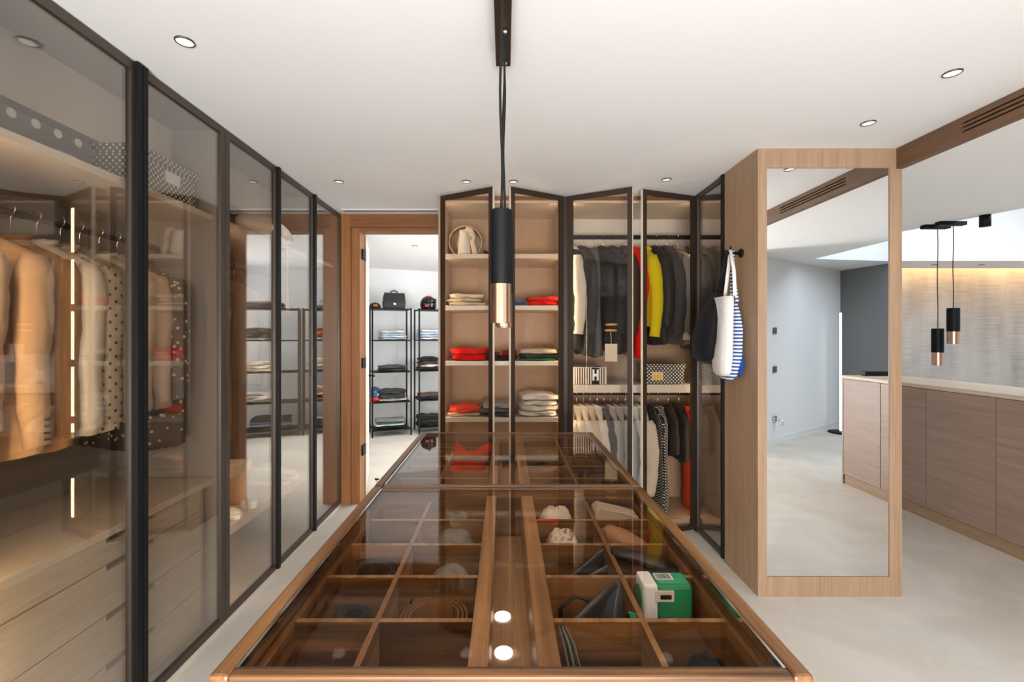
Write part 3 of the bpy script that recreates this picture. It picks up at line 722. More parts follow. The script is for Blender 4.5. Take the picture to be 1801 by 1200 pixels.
M['bluestripe'] = pattern('blue_stripe', (.015, .07, .32), (.78, .76, .70), 'stripes', 15, .5, .85)
M['gold'] = plain('gold_braid', (.72, .36, .06), .4, metal=.3)
M['denim'] = fabric((.045, .045, .05)); 
g = 'clothes in the first glass wardrobe'
rail1 = 1.91
def L1(y, *a, **k): return hung(*a[:4], (-1.74, y, rail1), 0, *a[4:], group=g, **k)
L1(1.36, 'trench_coat', 'beige belted trench coat hanging nearest in the first glass wardrobe', 'beige trench coat', 'coat', fabric((.60, .44, .29)), L=.80, T=.10, W=.44, belt=True, sleeves=.55)
L1(1.49, 'blazer', 'tan wool blazer with dark cuff buttons beside the trench coat', 'tan wool blazer', 'jacket', fabric(CAMEL), L=.74, T=.12, W=.45, buttons=4, sleeves=.62, seed=3)
L1(1.60, 'jacket', 'brown suede jacket tucked behind the tan wool blazer', 'brown suede jacket', 'jacket', fabric(SUEDE), L=.74, T=.08, W=.43)
L1(1.69, 'jacket', 'pale cream jacket with turned cuff in the first glass wardrobe', 'pale cream jacket', 'jacket', fabric(CREAM), L=.70, T=.10, W=.45, cuff=fabric((.72, .66, .57)), sleeves=.60)
L1(1.78, 'cardigan', 'beige knitted cardigan with small dark spots', 'spotted knitted cardigan', 'cardigan', M['spotknit'], L=.72, T=.08, W=.43, sleeves=.60)
L1(1.86, 'jacket', 'olive grey jacket behind the spotted cardigan', 'olive grey jacket', 'jacket', fabric((.25, .215, .17)), L=.66, T=.07, W=.42)
L1(1.95, 'jacket', 'light beige jacket just past the black handle of the first glass door', 'light beige jacket', 'jacket', fabric((.56, .45, .33)), L=.62, T=.08, W=.43, sleeves=.58)
L1(2.04, 'jacket', 'dusty tan jacket next to the flowered black dress', 'dusty tan jacket', 'jacket', fabric((.46, .34, .23)), L=.66, T=.08, W=.43, sleeves=.58)
L1(2.15, 'dress', 'black dress with small pale flowers at the partition', 'flowered black dress', 'dress', M['flower'], L=.86, T=.10, W=.44, sleeves=.55, flare=.02)
g2 = 'clothes in the second glass wardrobe'
def L2(y, *a, **k): return hung(*a[:4], (-1.74, y, rail1), 0, *a[4:], group=g2, **k)
L2(2.40, 'dress', 'dark brown beaded evening dress in the second glass wardrobe', 'dark beaded dress', 'dress', M['beaded'], kind='black', L=.98, T=.10, W=.38, sleeves=0)
L2(2.50, 'blouse', 'light blue denim shirt in the second glass wardrobe', 'light blue denim shirt', 'shirt', fabric((.30, .38, .47)), kind='white', L=.52, T=.07, W=.40, sleeves=.45)
L2(2.60, 'dress', 'plain chocolate brown dress in the second glass wardrobe', 'chocolate brown dress', 'dress', fabric((.10, .055, .03)), kind='black', L=.95, T=.09, W=.38, sleeves=0)
L2(2.92, 'jacket', 'grey brown wool jacket hanging alone behind the third glass door', 'grey brown wool jacket', 'jacket', fabric((.20, .175, .15)), kind='white', L=.66, T=.10, W=.44)
# hanging wardrobe: upper rail at z 2.25, lower rail at z 1.0 (garments turned edge on)
g3 = 'clothes on the upper rail'
def UR(x, *a, **k): return hung(*a[:4], (x, 3.651, 2.262), PI/2, *a[4:], group=g3, **k)
UR(.545, 'track_jacket', 'black track jacket with a white sleeve stripe, first on the upper rail', 'black track jacket', 'jacket', fabric((.018, .018, .019)), kind='grey', L=.80, T=.085, W=.40, sm=fabric((.55, .50, .44)))
UR(.63, 'jacket', 'charcoal jacket beside the black track jacket', 'charcoal jacket', 'jacket', fabric((.035, .034, .034)), kind='grey', L=.84, T=.085, W=.42)
UR(.71, 'trousers', 'dark grey trousers hanging left of the jacket with gold buttons', 'dark grey trousers', 'trousers', fabric((.09, .088, .086)), kind='grey', L=.86, T=.07, W=.36, sleeves=0, collar=False)
UR(.79, 'jacket', 'black dress jacket with gold stripes and a paper tag', 'black dress jacket', 'jacket', fabric((.015, .015, .016)), kind='grey', L=.80, T=.085, W=.42, sleeves=.66, bands=((.80, M['gold']), (.87, M['gold'])), buttons=3)
UR(.87, 'coat', 'long black coat beside the gap between the open doors', 'long black coat', 'coat', fabric((.022, .021, .021)), kind='grey', L=.82, T=.08, W=.42)
UR(.965, 'jacket', 'dark brown jacket seen in the gap between the open doors', 'dark brown jacket', 'jacket', fabric((.05, .03, .02)), kind='wood', L=.84, T=.055, W=.40)
UR(1.025, 'dress', 'long bright red dress hanging between the open doors', 'bright red dress', 'dress', fabric((.78, .012, .008)), kind='black', L=.86, T=.065, W=.36, sleeves=.5)
UR(1.125, 'jacket', 'bright yellow jacket beside the red dress', 'bright yellow jacket', 'jacket', fabric((.62, .50, .01)), kind='black', L=.62, T=.085, W=.40, sleeves=.62)
UR(1.215, 'jacket', 'black leather jacket right of the yellow jacket', 'black leather jacket', 'jacket', fabric((.025, .024, .025), .5), kind='black', L=.76, T=.085, W=.42, sleeves=.55)
UR(1.30, 'jacket', 'dark denim jacket between the black leather and grey jackets', 'dark denim jacket', 'jacket', fabric((.06, .058, .06)), kind='black', L=.66, T=.08, W=.42)
UR(1.385, 'jacket', 'grey leather jacket with a pale cuff, last before the hinge', 'grey leather jacket', 'jacket', fabric((.20, .175, .15), .6), kind='wood', L=.76, T=.085, W=.43, cuff=fabric((.60, .52, .44)), sleeves=.64)
UR(1.50, 'coat', 'brown grey coat at the corner post of the far wardrobe', 'brown grey coat', 'coat', fabric((.13, .105, .085)), kind='wood', L=.80, T=.09, W=.43)
g5 = 'clothes in the corner wardrobe'
for y, lb, sh, c in ((3.05, 'dark taupe coat nearest the column in the corner wardrobe', 'dark taupe coat', (.11, .09, .075)), (3.18, 'mid grey coat in the middle of the corner wardrobe', 'mid grey coat', (.15, .14, .13)), (3.30, 'pale grey jacket deepest in the corner wardrobe', 'pale grey jacket', (.30, .27, .24))):
    hung('coat', lb, sh, 'coat', (1.82, y, 2.25), 0, fabric(c), kind='wood', group=g5, L=.85, T=.09, W=.44)
g4 = 'clothes on the lower rail'
def LR(x, *a, **k): return hung(*a[:4], (x, 3.651, 1.000), PI/2, *a[4:], group=g4, **k)
lows = [(.52, 'ivory silk blouse, first on the lower rail', 'ivory silk blouse', (.66, .58, .47)), (.575, 'cream cotton shirt beside the ivory blouse', 'cream cotton shirt', (.70, .62, .51)),
        (.63, 'off white linen shirt, third on the lower rail', 'off white linen shirt', (.72, .66, .57)), (.685, 'pale sand shirt, fourth on the lower rail', 'pale sand shirt', (.60, .52, .42)),
        (.74, 'warm white shirt, fifth on the lower rail', 'warm white shirt', (.70, .65, .57)), (.795, 'dark grey shirt among the pale shirts', 'dark grey shirt', (.13, .13, .135)),
        (.85, 'light grey shirt right of the dark grey one', 'light grey shirt', (.40, .39, .37)), (.905, 'silver grey shirt behind the open door frame', 'silver grey shirt', (.46, .45, .44)),
        (.965, 'grey striped blouse in the gap of the lower doors', 'grey gap blouse', (.34, .33, .33)), (1.02, 'white blouse right of the gap of the lower doors', 'white gap blouse', (.70, .68, .64))]
for x, lb, sh, c in lows:
    LR(x, 'shirt', lb, sh, 'shirt', fabric(c), kind='wood', L=.72, T=.058, W=.40, sleeves=.52)
LR(1.085, 'coat', 'long cream coat reaching low under the lower rail', 'long cream coat', 'coat', fabric((.60, .53, .43)), kind='wood', L=.80, T=.07, W=.44, sleeves=.56, flare=.02)
LR(1.15, 'skirt', 'short black skirt left of the dotted dress', 'short black skirt', 'skirt', fabric((.02, .019, .019)), kind='black', L=.34, T=.075, W=.36, sleeves=0, collar=False)
LR(1.225, 'dress', 'black and white dotted dress on the lower rail', 'dotted dress', 'dress', M['dotdress'], kind='black', L=.84, T=.085, W=.38, sleeves=0, flare=.03)
LR(1.31, 'skirt', 'black skirt with chestnut hem right of the dotted dress', 'chestnut hem skirt', 'skirt', fabric((.028, .02, .018)), kind='black', L=.36, T=.08, W=.36, sleeves=0, collar=False)
LR(1.395, 'top', 'black top, last on the lower rail before the hinge', 'last black top', 'top', fabric((.018, .017, .017)), kind='black', L=.40, T=.08, W=.36, sleeves=0)
LR(1.47, 'scarf', 'orange red scarf hanging low by the corner post', 'orange red scarf', 'scarf', fabric((.70, .07, .015)), kind='black', L=.84, T=.045, W=.16, sleeves=0, collar=False, flare=.05)
# details on the dress jacket: gold stripes, gold buttons, paper tag
def stripe(z, m, nm, lb):
    pass
tg = thing('paper_tag', 'cream paper tag hanging from the black dress jacket', 'tag', (.79, 3.385, 1.27))
build('card', MB().obox((.79, 3.385, 1.335), (.043, -.012, 0), (.0005, .001, 0), (0, 0, .066)), M['paper'], tg)
build('string', MB().tube([(.79, 3.385, 1.40), (.792, 3.39, 1.44), (.79, 3.40, 1.49)], .0015, 6), M['white'], tg)

# ------------------------------------------------------------------ folded clothes
def folded(label, name, cat, loc, w, d, h, rz, m, group=None, seed=0):
    rnd = random.Random(seed); ph = rnd.uniform(0, 6); ph2 = rnd.uniform(0, 6); tilt = rnd.uniform(-.10, .10)
    rings = []; NS = 15; NP = 30; q = [rnd.uniform(0, 6) for _ in range(6)]; skew = rnd.uniform(-.05, .05)
    for i in range(NS):
        f = i/(NS-1)*2-1
        ef = (1-abs(f)**6*.16)*(1+.03*math.sin(5*f+q[0])); hs = (1-abs(f)**4*.30)*(1+.10*math.sin(2.3*f+q[1]))
        ring = []
        for j in range(NP):
            th = 2*PI*j/NP; c, s_ = math.cos(th), math.sin(th)
            y = d/2*math.copysign(abs(c)**.38, c)*ef; z = h/2*math.copysign(abs(s_)**.6, s_)
            if abs(c) > .955: y *= .90                       # the fold groove on the front and back edges
            y += .012*math.sin(3.5*f+q[2]+(1.2 if s_ > 0 else 0)) + .006*math.sin(9*f+q[3]+th)
            z = h/2+z*hs
            if s_ > 0: z += h*(.10*math.sin(3.1*f+ph)+.07*math.sin(7*y/d+ph2)+.06*math.sin(8*f+6*y/d+q[4]))*s_
            elif abs(c) > .5: z += h*.12*(1+math.sin(6*f+q[5]))*abs(c)
            ring.append((f*w/2*(1+.03*math.sin(th*2+ph))+skew*y, y, max(0.0, z)))
        rings.append(ring)
    o = build(name, place(MB().loft(rings), loc, rz+tilt), m, None, True)
    return tag(o, label, cat, group)
ORD = ['bottom', 'second', 'third', 'fourth', 'fifth', 'sixth']
def stack(loc, items, w, d, rz, where, group, seed=0):
    """items bottom to top: (colour word, kind, material or rgb, height)"""
    z = loc[2]; rnd = random.Random(seed+11); n = len(items)
    for i, (cw, kind, c, h) in enumerate(items):
        m = c if not isinstance(c, tuple) else fabric(c)
        pos = '' if n == 1 else (('topmost' if i == n-1 else ('lowest' if i == 0 else {1: 'second', 2: 'third', 3: 'fourth', 4: 'fifth'}[i]+' up'))+' ')
        lb = f"folded {cw} {kind}, {pos}{where}"
        s = 1-.02*i
        folded(lb, 'folded_'+kind.replace(' ', '_'), 'clothes', (loc[0]+rnd.uniform(-.012, .012), loc[1]+rnd.uniform(-.01, .01), z), w*s*rnd.uniform(.93, 1.03), d*rnd.uniform(.95, 1.0), h, rz, m, group, seed*17+i)
        z += h*.96
RED = (.66, .010, .008); CRM = (.62, .53, .41); WHT = (.72, .68, .61); DBR = (.06, .032, .02); GRY = (.22, .205, .19)
YS = 3.60
gA = 'folded clothes in the shelf wardrobe'
stack((-.30, YS, ASH[1]), [('beige', 'sweater', CRM, .030), ('sand', 'sweater', (.56, .46, .34), .028), ('cream', 'sweater', (.66, .57, .44), .036)], .28, .30, 0, 'left on the shelf under the sun hat', gA, 1)
stack((.115, YS, ASH[1]), [('blue', 'shirt', (.06, .12, .22), .022), ('slate blue', 'shirt', (.10, .16, .25), .026)], .13, .28, 0, 'beside the red sweaters under the top shelf', gA, 2)
stack((.295, YS, ASH[1]), [('bright red', 'sweater', RED, .040), ('red and cream', 'sweater', (.72, .03, .02), .034)], .24, .30, 0, 'on the right under the top shelf', gA, 3)
stack((-.285, YS, ASH[2]), [('scarlet', 'sweater', RED, .048), ('red', 'sweater', (.70, .022, .012), .050)], .27, .30, 0, 'left on the middle shelf', gA, 4)
stack((-.095, YS, ASH[2]), [('dark brown', 'shirt', DBR, .034), ('mahogany', 'shirt', (.12, .02, .012), .026)], .12, .28, 0, 'between the red stacks on the middle shelf', gA, 5)
stack((.03, YS, ASH[2]), [('black brown', 'shirt', (.03, .018, .012), .042), ('deep red', 'shirt', (.30, .008, .006), .040)], .12, .28, 0, 'in the gap of the doors, middle shelf', gA, 6)
stack((.265, YS, ASH[2]), [('green', 'shirt', (.02, .20, .06), .020), ('charcoal', 'sweater', (.04, .034, .03), .032), ('beige', 'sweater', (.58, .49, .37), .040)], .29, .30, 0, 'right on the middle shelf', gA, 7)
stack((-.315, YS, ASH[3]), [('cream', 'shirt', (.66, .52, .36), .026), ('coral red', 'shirt', (.70, .07, .04), .050)], .25, .29, 0, 'left on the lower shelf', gA, 8)
stack((-.055, YS, ASH[3]), [('dark grey', 'sweater', (.10, .09, .082), .030), ('mid grey', 'sweater', (.17, .155, .14), .032), ('pale grey', 'sweater', (.32, .30, .27), .044)], .26, .30, 0, 'in the centre of the lower shelf', gA, 9)
stack((.262, YS, ASH[3]), [('white', 'sweater', WHT, .042), ('ivory', 'sweater', (.66, .62, .55), .044), ('pale', 'sweater', (.70, .66, .59), .042), ('off white', 'sweater', (.74, .70, .63), .050)], .29, .32, 0, 'of the tall white stack', gA, 10)
stack((-.24, YS, ASH[4]), [('white', 'towel', WHT, .04), ('peach', 'shirt', (.60, .36, .20), .035), ('cream', 'sweater', (.64, .56, .46), .045)], .26, .30, 0, 'left on the lowest wardrobe shelf', gA, 12)
# sun hat and bag on the top shelf
hx, hy, hz = -.315, 3.66, ASH[0]
t = thing('sun_hat', 'large cream round brimmed sun hat standing on edge on the top shelf', 'hat', (hx, hy, hz))
rings = []
for k in range(41):
    a = 2*PI*k/40; rx, rz_ = .128, .128; lean = .35
    cx, cz = rx*math.cos(a), rz_*math.sin(a)
    ring = []
    for (dr, dy) in ((0, -.045), (.006, 0), (0, .05), (-.004, .05), (.001, 0), (-.004, -.045)):
        ring.append((hx+(rx+dr)*math.cos(a)*(1 if a < PI else 1), hy+dy+.05*math.cos(a)*lean, hz+.130+(rz_+dr)*math.sin(a)))
    rings.append(ring)
build('brim', MB().loft(rings, cap=False), fabric((.72, .63, .50)), t, True)
rings = []
for k in range(8):
    f = k/7; r = .10*math.cos(f*PI/2*.92)
    rings.append([(hx+.02+r*math.cos(2*PI*j/24), hy+.05+.11*math.sin(f*PI/2), hz+.13+r*math.sin(2*PI*j/24)) for j in range(24)])
build('crown', MB().loft(rings), fabric((.60, .50, .38)), t, True)
t = thing('fabric_bag', 'white fabric bag with a tied cream strap in front of the sun hat', 'bag', (-.31, 3.54, hz))
build('body', MB().loft([[(-.315+.048*sx*(1-.28*f), 3.545+.05*sy*(1-.3*f), hz+.20*f) for sx, sy in ((-1, -1), (0, -1.12), (1, -1), (1.08, 0), (1, 1), (0, 1.1), (-1, 1), (-1.08, 0))] for f in (0, .12, .5, .85, 1)]), fabric((.62, .60, .58)), t, True)
build('strap', MB().tube([(-.30, 3.49, hz+.205), (-.265, 3.485, hz+.19), (-.245, 3.485, hz+.14), (-.25, 3.485, hz+.09), (-.235, 3.485, hz+.04), (-.23, 3.488, hz+.004)], [.018, .022, .022, .016, .02, .018], 10, flat=.4), fabric((.66, .55, .42)), t, True)
build('knot', MB().tube([(-.285, 3.487, hz+.135), (-.27, 3.48, hz+.13), (-.255, 3.485, hz+.125)], [.010, .015, .010], 10), fabric((.58, .44, .30)), t, True)
t = tag(build('slipper', MB().loft([[(-.165+.085*f, 3.55+.045*math.cos(a)*(.7+.3*math.sin(f*PI)), hz+max(0, math.sin(a))*.052*(1-f)**.7) for a in [2*PI*j/14 for j in range(14)]] for f in (0, .2, .4, .6, .8, .97)]), fabric((.06, .03, .02)), None, True), 'dark brown slipper beside the sun hat on the top shelf', 'slipper')
# baskets on the hanging wardrobe shelf
t = thing('striped_basket', 'dark basket of upright cream slats with letter H', 'basket', (.63, 3.55, 1.09))
bx0, bx1, by0, by1, bz = .515, .770, 3.455, 3.66, 1.09
build('liner', box(bx0+.004, bx1-.004, by0+.004, by1-.004, bz, bz+.128), M['blackmatte'], t)
n = 14
for i in range(n):
    x = bx0+(bx1-bx0)*(i+.5)/n
    if 8 <= i <= 10: continue
    build('slat', box(x-.0052, x+.0052, by0-.003, by0+.004, bz+.002, bz+.130), M['beige'], t)
hx0 = bx0+(bx1-bx0)*8/n; hx1 = bx0+(bx1-bx0)*11/n
build('letter_h', MB().box(hx0+.004, hx0+.018, by0-.006, by0+.004, bz+.03, bz+.115).box(hx1-.018, hx1-.004, by0-.006, by0+.004, bz+.03, bz+.115).box(hx0+.018, hx1-.018, by0-.006, by0+.004, bz+.062, bz+.082), M['white'], t)
for i in range(10):
    y = by0+(by1-by0)*(i+.5)/10
    build('slat', box(bx1-.004, bx1+.003, y-.0055, y+.0055, bz+.002, bz+.130), M['beige'], t); build('slat', box(bx0-.003, bx0+.004, y-.0055, y+.0055, bz+.002, bz+.130), M['beige'], t)
build('rim', MB().box(bx0-.002, bx1+.002, by0-.002, by0+.005, bz+.130, bz+.134).box(bx0-.002, bx1+.002, by1-.005, by1+.002, bz+.130, bz+.134), M['beige'], t)
def polka_box(loc, w, d, h, label, m, tagm, rz=0, lid=True, tagpos=(0, .5), tagsize=(.06, .045), face='y'):
    t = thing('storage_box', label, 'storage box', loc)
    x, y, z = loc
    build('base', box(x-w/2+.003, x+w/2-.003, y-d/2+.003, y+d/2-.003, z, z+h*.80), m, t, bevel=.003)
    if lid: build('lid', box(x-w/2-.006, x+w/2+.006, y-d/2-.006, y+d/2+.006, z+h*.80, z+h), m, t, bevel=.004)
    if tagm is not None:
        if face == 'y':
            cx = x+tagpos[0]; cz = z+h*tagpos[1]; tg = build('label_card', box(cx-tagsize[0]/2, cx+tagsize[0]/2, y-d/2-.004, y-d/2+.003, cz-tagsize[1]/2, cz+tagsize[1]/2), tagm, t)
        else:
            cy = y+tagpos[0]; cz = z+h*tagpos[1]; tg = build('label_card', box(x+w/2-.003, x+w/2+.004, cy-tagsize[0]/2, cy+tagsize[0]/2, cz-tagsize[1]/2, cz+tagsize[1]/2), tagm, t)
    return t
M['yellow'] = plain('yellow_card', (.80, .52, .02), .5); 
tb = polka_box((1.215, 3.57, 1.09), .30, .22, .155, 'black storage box with white dots and a yellow label on the wardrobe shelf', M['polka'], M['beige'], tagpos=(-.055, .42), tagsize=(.085, .062))
build('yellow_picture', box(1.215-.055-.036, 1.215-.055+.036, 3.4535, 3.4555, 1.13, 1.165), M['yellow'], tb)
polka_box((1.80, 3.57, 1.09), .26, .22, .14, 'dark dotted box on the shelf behind the corner door', M['polka'], None)
polka_box((-1.62, 2.02, 2.066), .26, .36, .175, 'dotted storage box with white label on the high shelf by the partition', M['polka'], M['white'], tagpos=(.02, .55), tagsize=(.085, .05), face='x')
polka_box((-1.72, 1.48, 2.066), .26, .56, .165, 'grey box with one row of large pale dots on the high shelf', M['polka_grey'], M['white'], tagpos=(.17, .16), tagsize=(.07, .055), face='x', lid=False)
# white laundry bag with hanging cord, woven black box on the second wardrobe's shelf
t = thing('drawstring_bag', 'crumpled white drawstring bag slumping over the high shelf edge', 'bag', (-1.55, 2.85, 2.066))
rings = []
for i in range(9):
    f = i/8; yy = 2.62+.44*f; r = .085*math.sin(PI*(.12+.80*f))**.7; xo = -1.56+.10*f; zz = 2.07+r*.8
    rings.append([(xo+r*1.15*math.cos(a)*(1+.08*math.sin(5*a+i)), yy, max(2.067, zz+r*.85*math.sin(a)*(1+.10*math.sin(4*a+i*1.7)))) for a in [2*PI*j/20 for j in range(20)]])
build('sack', MB().loft(rings), fabric((.74, .69, .60)), t, True)
build('cord', MB().tube([(-1.47, 3.02, 2.09), (-1.448, 3.03, 2.07), (-1.448, 3.03, 1.80), (-1.448, 3.02, 1.62), (-1.448, 3.035, 1.585), (-1.448, 3.05, 1.62), (-1.448, 3.035, 1.80), (-1.448, 3.037, 2.06)], .004, 6), fabric((.72, .62, .48)), t, True)
polka_box((-1.66, 2.50, 2.066), .24, .22, .10, 'low black woven box beside the white drawstring bag', M['beaded'], None)

# ------------------------------------------------------------------ shoes
def shoe_mesh(l, w, h, ankle):
    st = [(0, .55, .70), (.06, .80, .95), (.2, .86, 1.0), (.36, .84, .92), (.5, .88, .66), (.65, 1.0, .50), (.8, .95, .42), (.92, .70, .33), (1, .30, .20)]
    up = []; so = []
    for f, ww, hh in st:
        y = (f-.5)*l
        up.append([(w/2*ww*.93*math.cos(a), y, .022+h*hh*max(0, math.sin(a))**(.7)*(1 if math.sin(a) > 0 else 0)) for a in [PI*j/10 for j in range(11)]]+[(0, y, .02)])
        so.append([(w/2*ww*sx, y*1.01, z) for sx, z in ((-1, .004), (-.9, 0), (.9, 0), (1, .004), (1, .026), (-1, .026))])
    return MB().loft(up), MB().loft(so)
def shoe(label, loc, rz, m, sm, l=.27, w=.095, h=.09, group=None, laces=True):
    t = thing('shoe', label, 'shoe', loc, group)
    u, s_ = shoe_mesh(l, w, h, 0)
    build('upper', place(u, loc, rz), m, t, True); build('sole', place(s_, loc, rz), sm, t, bevel=.003)
    if laces:
        for k in range(3):
            f = -.02+.022*k; mb = MB().tube([(-.024, l*f/.27+.0, .022+h*(.80-.10*k)), (0, l*f/.27, .026+h*(.90-.11*k)), (.024, l*f/.27, .022+h*(.80-.10*k))], .0035, 6)
            build('lace', place(mb, loc, rz), M['white'], t, True)
    return t
wm = fabric((.70, .68, .65), .6); 
shoe('left white sneaker of the front pair on the low shoe shelf', (-1.60, 2.52, .45), -PI/2, wm, M['white'], group='sneakers on the shoe shelf', l=.28)
shoe('right white sneaker of the front pair on the low shoe shelf', (-1.60, 2.68, .45), -PI/2, wm, M['white'], group='sneakers on the shoe shelf', l=.28)
shoe('pale grey sneaker deeper on the low shoe shelf', (-1.60, 3.10, .45), -PI/2, fabric((.60, .60, .60), .6), M['white'], group='sneakers on the shoe shelf', l=.27)
shoe('pale grey sneaker deepest on the low shoe shelf', (-1.60, 3.22, .45), -PI/2, fabric((.60, .60, .60), .6), M['white'], group='sneakers on the shoe shelf', l=.27)
shoe('blue grey sneaker on the short upper shoe shelf', (-1.60, 2.39, .75), -PI/2, fabric((.25, .30, .36), .6), M['white'], group='sneakers on the shoe shelf')
shoe('brown ankle shoe under the short upper shoe shelf', (-1.60, 2.40, .45), -PI/2, fabric((.10, .05, .025), .5), M['black'], group='sneakers on the shoe shelf')
shoe('beige suede shoe standing at the bottom of the shelf wardrobe', (.16, 3.56, .08), .3, fabric((.50, .38, .26)), M['beige'], laces=False, group='shoes in the shelf wardrobe')
shoe('sand suede shoe beside its twin in the shelf wardrobe', (.30, 3.58, .08), -.1, fabric((.54, .42, .30)), M['beige'], laces=False, group='shoes in the shelf wardrobe')
folded('soft grey brown cushion on the lowest wardrobe shelf', 'cushion', 'cushion', (.22, 3.60, ASH[4]), .34, .34, .13, 0, fabric((.34, .28, .22)), None, 5)
t = thing('shoe_carton', 'black carton with plain white edges on the wardrobe floor', 'carton', (.62, 3.6, .08)); build('box', box(.52, .74, 3.46, 3.76, .08, .30), M['blackmatte'], t, bevel=.003); build('lid', box(.516, .744, 3.456, 3.764, .30, .335), M['black'], t, bevel=.003); build('edge_band', box(.52, .74, 3.457, 3.462, .12, .14), M['white'], t)

# ------------------------------------------------------------------ hook and tote bags on the column
hk = thing('wall_hook', 'black round peg hook on the side of the wooden column', 'hook', (1.416, 2.72, 1.955))
def xl(prof, x, y, z, n=20): return MB().loft([[(x-dx, y+r*math.cos(2*PI*j/n), z+r*math.sin(2*PI*j/n)) for j in range(n)] for r, dx in prof])
build('rose', xl([(.026, 0), (.026, .008), (.022, .012)], 1.416, 2.72, 1.955), M['black'], hk, True)
build('peg', xl([(.010, .010), (.010, .085), (.013, .088), (.013, .096), (.009, .1)], 1.416, 2.72, 1.955), M['black'], hk, True)
build('pin', MB().tube([(1.350, 2.72, 1.955), (1.350, 2.72, 1.995)], .005, 8), M['black'], hk, True)
def tote(label, loc, pts_profile, m, strap_m, straps, inner=None, seed=0, name='tote_bag'):
    """soft bag: list of (z, half width along y, half thickness along x, dx, dy)"""
    t = thing(name, label, 'bag', loc); rnd = random.Random(seed); ph = rnd.uniform(0, 6); rings = []
    for i, (z, a, b, dx, dy) in enumerate(pts_profile):
        rings.append([(loc[0]+dx+b*math.copysign(abs(math.sin(th))**.8, math.sin(th))*(1+.12*math.sin(3*th+ph+i*.4)), loc[1]+dy+a*math.copysign(abs(math.cos(th))**.8, math.cos(th))*(1+.05*math.sin(4*th+ph)), loc[2]+z) for th in [2*PI*j/24 for j in range(24)]])
    build('sack', MB().loft(rings), m, t, True)
    for s_ in straps: build('strap', MB().tube(s_, [.011]*len(s_), 8, flat=.35, up=(1, 0, 0)), strap_m, t, True)
    return t
hz = 1.955
# seen from the camera: black bag to the left (towards -x), white tote in front, striped bag to the right (against the column)
tote('limp black fabric bag hanging from the peg hook, behind the white tote', (1.262, 2.83, 1.30), [(0, .05, .030, -.02, 0), (.03, .10, .055, -.02, 0), (.14, .13, .065, -.015, 0), (.26, .12, .055, 0, -.01), (.36, .075, .036, .02, -.03), (.42, .045, .022, .03, -.05)], fabric((.008, .008, .009), .7), fabric((.008, .008, .009), .7), [[(1.30, 2.79, 1.70), (1.315, 2.74, 1.85), (1.330, 2.722, 1.972)], [(1.315, 2.80, 1.70), (1.325, 2.75, 1.85), (1.336, 2.722, 1.972)]], seed=2, name='shoulder_bag')
tote('plain white canvas tote hanging from the peg hook in front', (1.288, 2.70, 1.225), [(0, .05, .022, 0, 0), (.02, .085, .032, 0, 0), (.10, .100, .038, 0, 0), (.25, .100, .036, .006, 0), (.38, .098, .036, .010, 0), (.465, .092, .040, .012, 0)], fabric((.74, .72, .69)), fabric((.76, .74, .71)), [[(1.315, 2.60, 1.69), (1.335, 2.65, 1.84), (1.345, 2.712, 1.972)], [(1.315, 2.72, 1.69), (1.335, 2.72, 1.84), (1.348, 2.718, 1.972)]], seed=3)
tote('blue and white striped bag hanging nearest the wooden column', (1.374, 2.755, 1.195), [(0, .05, .018, -.03, 0), (.03, .09, .034, -.025, 0), (.14, .115, .036, -.008, 0), (.30, .115, .033, 0, 0), (.40, .085, .028, 0, 0), (.47, .06, .018, -.005, 0)], M['bluestripe'], M['bluestripe'], [[(1.375, 2.69, 1.66), (1.36, 2.71, 1.84), (1.362, 2.718, 1.970)], [(1.375, 2.76, 1.66), (1.365, 2.735, 1.84), (1.366, 2.722, 1.970)]], seed=4)

sb = [o for o in COL.objects if o.get('label', '').startswith('blue and white striped bag')][0]
build('blue_gusset', MB().loft([[(1.386+.020*math.sin(f*PI)**.5*math.cos(a), 2.70+.055*math.sin(f*PI)**.5*math.sin(a), 1.215+.17*f) for a in [2*PI*j/16 for j in range(16)]] for f in (.02, .1, .25, .5, .75, .9, .98)]), fabric((.012, .06, .30)), sb, True)

